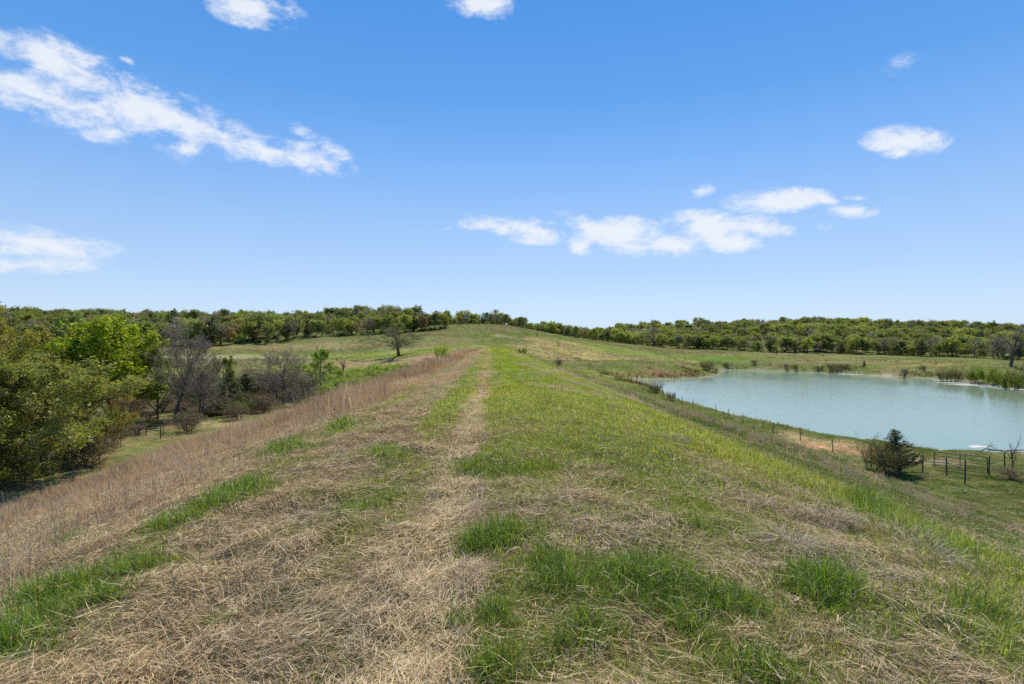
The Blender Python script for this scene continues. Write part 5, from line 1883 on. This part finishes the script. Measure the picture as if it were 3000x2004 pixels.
def wire_fence(label, spots, wires=(.35, .7, 1.05)):
    root = new_obj('wire_fence', None, label=label, category='fence')
    x0, y0 = spots[0]
    root.location = (x0, y0, gzf(x0, y0))
    rr = random.Random(len(spots))
    tops = []
    for x, y in spots:
        z = gzf(x, y)
        o = new_obj('post', TPOST, root, (x - x0, y - y0, z - root.location.z))
        o.rotation_euler = (rr.uniform(-.05, .05), rr.uniform(-.05, .05), rr.uniform(-.3, .3))
        tops.append((x - x0, y - y0, z - root.location.z))
    for h in wires:
        pts = []
        for a, b in zip(tops[:-1], tops[1:]):
            for t in (0, .5):
                p = [a[i] * (1 - t) + b[i] * t for i in range(3)]
                p[2] += h - (.05 if t == .5 else 0)
                pts.append(p)
        pts.append([tops[-1][0], tops[-1][1], tops[-1][2] + h])
        s = Soup()
        s.add(*tube_path(pts, .0035, 4))
        new_obj('wire', s.mesh('fence_wire', MAT_WIRE), root)
    return root


pond_posts = [(34.6 + .5 * math.sin(i * 1.7), 56.5 + i * 6.4 + .8 * math.sin(i * 2.3)) for i in range(30)]
pond_posts = [p for p in pond_posts if lake_sd(np.array([p[0]]), np.array([p[1]]))[0] > 1.5]
wire_fence('steel post and wire fence running along the near bank of the pond', pond_posts)
fp = [at(px, 1000, d)[:2] for px, d in [(1668, 256), (1700, 262), (1732, 268), (1764, 273), (1796, 279), (1828, 285), (1860, 292), (1884, 300)]]
wire_fence('short far fence crossing the pasture at the foot of the hill', [tuple(p) for p in fp])
lp = [at(px, 1000, d)[:2] for px, d in [(-120, 24.5), (6, 29.5), (120, 38), (215, 47), (292, 55), (354, 63)]]
wire_fence('steel post fence along the valley slope, one post at the left edge', [tuple(p) for p in lp])
lp = [at(px, 1000, d)[:2] for px, d in [(478, 71), (531, 79), (574, 86), (617, 93), (660, 101)]]
wire_fence('steel post fence climbing past the tall bare tree', [tuple(p) for p in lp])


def brace(label, mat, posts, rails, r=.06):
    """posts: (px, distance, height); rails: ((post, height), (post, height)) or free ends"""
    root = new_obj('brace_fence', None, label=label, category='fence')
    P = []
    for px, d, h in posts:
        p = at(px, 1000, d)
        P.append(np.array([p[0], p[1], gzf(p[0], p[1])]))
    root.location = P[0]
    for (px, d, h), p in zip(posts, P):
        o = new_obj('post', capped_post(h, r, r * .92).mesh('pipe_post', mat), root, tuple(p - P[0]))
        o.rotation_euler = (.02 * math.sin(px), .03 * math.cos(px), 0)
    for ends in rails:
        pts = []
        for e in ends:
            if len(e) == 2:
                pts.append(P[e[0]] - P[0] + np.array([0, 0, e[1]]))
            else:
                q = at(e[0], 1000, e[1])
                pts.append(np.array([q[0], q[1], gzf(q[0], q[1]) + e[2]]) - P[0])
        s = Soup()
        v = []
        for a, b in zip(pts[:-1], pts[1:]):
            v += [a, a * .5 + b * .5 + np.array([0, 0, -.02])]
        v.append(pts[-1])
        s.add(*tube_path(v, r * .6, 7))
        new_obj('rail', s.mesh('pipe_rail', mat, True), root)
    return root


brace('dark pipe corner brace beside the pasture gate', MAT_GATE, [(2703, 48.8, 1.52), (2774, 47.2, 1.55), (2827, 44.6, 1.9)],
      [((0, 1.0), (1, 1.08), (2, 1.22)), ((0, 1.0), (2650, 49.6, .12))], .055)
brace('dark pipe brace on the hinge side of the pasture gate', MAT_GATE, [(2897, 47.0, 1.62), (2944, 49.2, 1.45)], [((0, .95), (1, .95))], .055)
brace('rusty pipe brace posts in the valley below the huge olive tree', MAT_RUST, [(407, 71, 1.25), (428, 71.5, 1.3), (470, 69, 1.6)],
      [((396, 70.5, .1), (0, .72), (1, .8), (2, 1.0)), ((2, 1.0), (506, 68, .25)), ((2, 1.0), (498, 74, 1.15), (519, 79, 1.2))], .065)

# the pasture gate: bent pipe frame, five rails, one upright
gl, gr_ = at(2737, 1371, 49.6), at(2893, 1391, 47.0)
gb0 = np.array([gl[0], gl[1], gzf(gl[0], gl[1]) + .18])
gb1 = np.array([gr_[0], gr_[1], gzf(gr_[0], gr_[1]) + .18])
gate = new_obj('pasture_gate', None, label='dark tubular steel pasture gate standing by the pond', category='gate', loc=tuple(gb0))
gv = gb1 - gb0
gh, rc = 1.32, .2
frame_pts = [np.zeros(3)]
for k in range(7):
    a = k / 6 * math.pi / 2
    frame_pts.append(gv / np.linalg.norm(gv) * rc * (1 - math.cos(a)) + np.array([0, 0, gh - rc + rc * math.sin(a)]))
for k in range(7):
    a = k / 6 * math.pi / 2
    frame_pts.append(gv - gv / np.linalg.norm(gv) * rc * (1 - math.sin(a)) + np.array([0, 0, gh - rc + rc * math.cos(a)]))
frame_pts.append(gv)
s = Soup()
s.add(*tube_path(frame_pts, .036, 8))
new_obj('frame', s.mesh('gate_frame', MAT_GATE, True), gate)
for h in (.02, .22, .44, .70, .98):
    s = Soup()
    s.add(*tube_path([np.array([0, 0, h]), gv * .5 + np.array([0, 0, h - .008]), gv + np.array([0, 0, h])], .026, 7))
    new_obj('rail', s.mesh('gate_rail', MAT_GATE, True), gate)
s = Soup()
s.add(*tube_path([gv * .5 + np.array([0, 0, .0]), gv * .5 + np.array([0, 0, gh])], .03, 7))
new_obj('upright', s.mesh('gate_upright', MAT_GATE, True), gate)

# hunting blind in front of the far wood
bp_ = at(2394, 1000, 346)
blind = new_obj('hunting_blind', None, label='small dark boxy hunting blind at the edge of the far wood', category='blind', loc=(bp_[0], bp_[1], gzf(bp_[0], bp_[1])))


def boxmesh(name, mat, sx, sy, sz, bev=.04):
    s = Soup()
    x, y = sx / 2, sy / 2
    v = []
    for z, ins in ((0, 0), (sz - bev, 0), (sz, bev)):
        v += [(-x + ins, -y + ins, z), (x - ins, -y + ins, z), (x - ins, y - ins, z), (-x + ins, y - ins, z)]
    q = [(3, 2, 1, 0), (8, 9, 10, 11)]
    for k in (0, 4):
        q += [(k + j, k + (j + 1) % 4, k + 4 + (j + 1) % 4, k + 4 + j) for j in range(4)]
    s.add(np.array(v, float), np.array(q))
    return s.mesh(name, mat)


new_obj('wall', boxmesh('blind_wall', MAT_BLIND, 3.2, 2.4, 1.9), blind, (0, 0, .7))
new_obj('roof', boxmesh('blind_roof', MAT_WIRE, 3.6, 2.8, .14), blind, (0, 0, 2.603))
for sx in (-1, 1):
    for sy in (-1, 1):
        new_obj('leg', boxmesh('blind_leg', MAT_BLIND, .12, .12, 1.1, .01), blind, (sx * 1.4, sy * 1.0, -.4))
new_obj('window', boxmesh('blind_window', MAT_GATE, 1.6, .05, .4, .01), blind, (0, -1.228, 1.6))

# driftwood on the near shore by the right edge
rng = np.random.default_rng(77)
for i, (px, d, L, yaw, lift, lb) in enumerate([(2900, 58.4, 3.6, .25, .25, 'bleached driftwood log pointing at the water, nearest the gate'), (2945, 57.4, 3.2, -.1, .35, 'grey driftwood log lying across the pile'),
                                                (2960, 56.8, 2.6, .5, .12, 'short pale driftwood log under the pile'), (3000, 58.0, 3.8, .05, .3, 'long driftwood log cut by the right edge'), (2925, 57.6, 2.2, 1.0, .45, 'thin forked driftwood branch on top of the pile')]):
    p = at(px, 1000, d)
    P = grow(rng, np.array([[-L / 2, 0, 0.0]]), np.array([[1.0, 0, .03]]), np.array([L]), 8, .10, 0)
    s = Soup()
    s.add(*tubes(P, np.array([.11 if i < 4 else .06]), np.array([.03]), 7))
    st, dd, rr_, tt, _ = children(rng, P, np.array([.08]), 5, .3, .95, 40, 10)
    B = grow(rng, st, dd, rng.uniform(.3, .9, 5), 4, .12, .03)
    s.add(*tubes(B, np.full(5, .03), np.full(5, .008), 5))
    o = new_obj('driftwood_log', s.mesh('driftwood', MAT_BARK_PALE, True), None, (p[0], p[1], gzf(p[0], p[1]) + lift), label=lb, category='log', group='driftwood on the near shore')
    o.rotation_euler = (0, 0, yaw)

# pale mud bars off the far bank, and foam blown against the near shore
m, n_, l_ = new_mat('pale_dried_mud')
bs = N(n_, 'ShaderNodeBsdfPrincipled')
bs.inputs['Roughness'].default_value = .8
nz = N(n_, 'ShaderNodeTexNoise')
nz.inputs['Scale'].default_value = 2.0
nz.inputs['Detail'].default_value = 6.0
gg = N(n_, 'ShaderNodeNewGeometry')
l_.new(gg.outputs['Position'], nz.inputs['Vector'])
rp = N(n_, 'ShaderNodeMixRGB')
l_.new(nz.outputs[0], rp.inputs[0])
rp.inputs[1].default_value = (.42, .38, .32, 1)
rp.inputs[2].default_value = (.68, .65, .60, 1)
l_.new(rp.outputs[0], bs.inputs['Base Color'])
l_.new(bs.outputs[0], N(n_, 'ShaderNodeOutputMaterial').inputs['Surface'])
MAT_MUD = m


def mound(name, px, py, a, b, h, seed, yaw=0.0, **props):
    rng = np.random.default_rng(seed)
    p = on_plane(px, py, WL)
    k, rg = 40, 5
    th = np.arange(k) / k * 6.28318
    wob = 1 + .28 * np.sin(th * 2 + rng.random() * 6) + .2 * np.sin(th * 3 + rng.random() * 6) + .15 * np.sin(th * 7 + rng.random() * 6)
    V, Q = [], []
    for i in range(rg + 1):
        f = i / rg
        V.append(np.stack([np.cos(th) * a * f * wob, np.sin(th) * b * f * wob, np.full(k, h * (1 - f ** 2) - .03 * f)], -1))
    for i in range(rg):
        for j in range(k):
            Q.append((i * k + j, (i + 1) * k + j, (i + 1) * k + (j + 1) % k, i * k + (j + 1) % k))
    s = Soup()
    s.add(np.concatenate(V), np.array(Q))
    o = new_obj(name, s.mesh(name, MAT_MUD, True), None, (p[0], p[1], WL), **props)
    o.rotation_euler = (0, 0, yaw)
    return o


for i, (px, py, a, b) in enumerate([(2782, 1115, 5.5, .9), (2800, 1122, 6, 1.0), (2845, 1119, 6, .8), (2835, 1127, 5.5, .9), (2880, 1129, 6.5, 1.0), (2930, 1132.5, 7, .9), (2960, 1137, 6, .9), (2990, 1142, 5, 1.1), (2600, 1102, 6, .5), (2500, 1097, 6, .4)]):
    mound('mud_bar', px, py, a, b, .08, 50 + i, .05 * i - .5, kind='structure')
mound('foam', 2866, 1308, 2.6, 2.2, .012, 90, 0.3, kind='stuff', label='pale foam and scum drifting by the near shore', category='foam')
mound('foam', 2760, 1318, 2.0, .9, .012, 91, 0.1, kind='stuff', label='thin line of foam at the waterline behind the gate', category='foam')

# big bleached tussocks on the shoulder facing the pond
rng = np.random.default_rng(88)
for i, (px, py, r, n, cA, cB, lb) in enumerate([
        (2415, 1520, .30, 650, (.28, .21, .125), (.42, .34, .22), 'drooping bleached grass tussock with a rusty tip, largest on the right shoulder'),
        (2650, 1580, .30, 650, (.26, .20, .12), (.38, .31, .20), 'grey bleached tussock nearest the bright green strip'),
        (1975, 1290, .28, 260, (.26, .21, .14), (.4, .34, .25), 'grey tussock on the shoulder straight above the young cedar slope'),
        (1790, 1190, .26, 200, (.26, .21, .14), (.38, .32, .24), 'small grey tussock at the middle of the shoulder'),
        (2553, 1475, .26, 650, (.10, .19, .015), (.2, .29, .03), 'dark lush green tussock on the edge of the right shoulder'),
        (2310, 1600, .22, 480, (.28, .22, .14), (.4, .34, .24), 'low straw tussock left of the two bleached ones'),
        (2960, 1600, .30, 650, (.14, .22, .015), (.24, .32, .03), 'tall green tussock at the right edge'),
        (300, 1500, .28, 650, (.34, .22, .11), (.5, .35, .2), 'dense brown tussock in the tall grass beside the green strip'),
        (2720, 1640, .24, 480, (.28, .22, .14), (.4, .34, .24), 'bleached tussock behind the lowest green patch on the right')]):
    p = hit(px, py)
    a = rng.random(n) * 6.283
    rad = r * np.sqrt(rng.random(n)) * .7
    base = np.stack([rad * np.cos(a) * 1.3, rad * np.sin(a) * 1.3, np.zeros(n)], -1)
    s = Soup()
    s.add(*ribbons(base, a + rng.normal(0, .5, n), rng.uniform(.16, .42, n), np.radians(rng.uniform(10, 75, n)), rng.uniform(1.0, 2.6, n), .0055 * rng.uniform(.6, 1.2, n), mixcol(rng, n, cA, cB, .25), 5))
    new_obj('grass_tussock', s.mesh('tussock', MAT_GRASS_B if cA[1] > cA[0] else MAT_STRAW_B), None, (p[0], p[1], gzf(p[0], p[1]) - .01), label=lb, category='grass tussock', group='big grass tussocks on the dam')
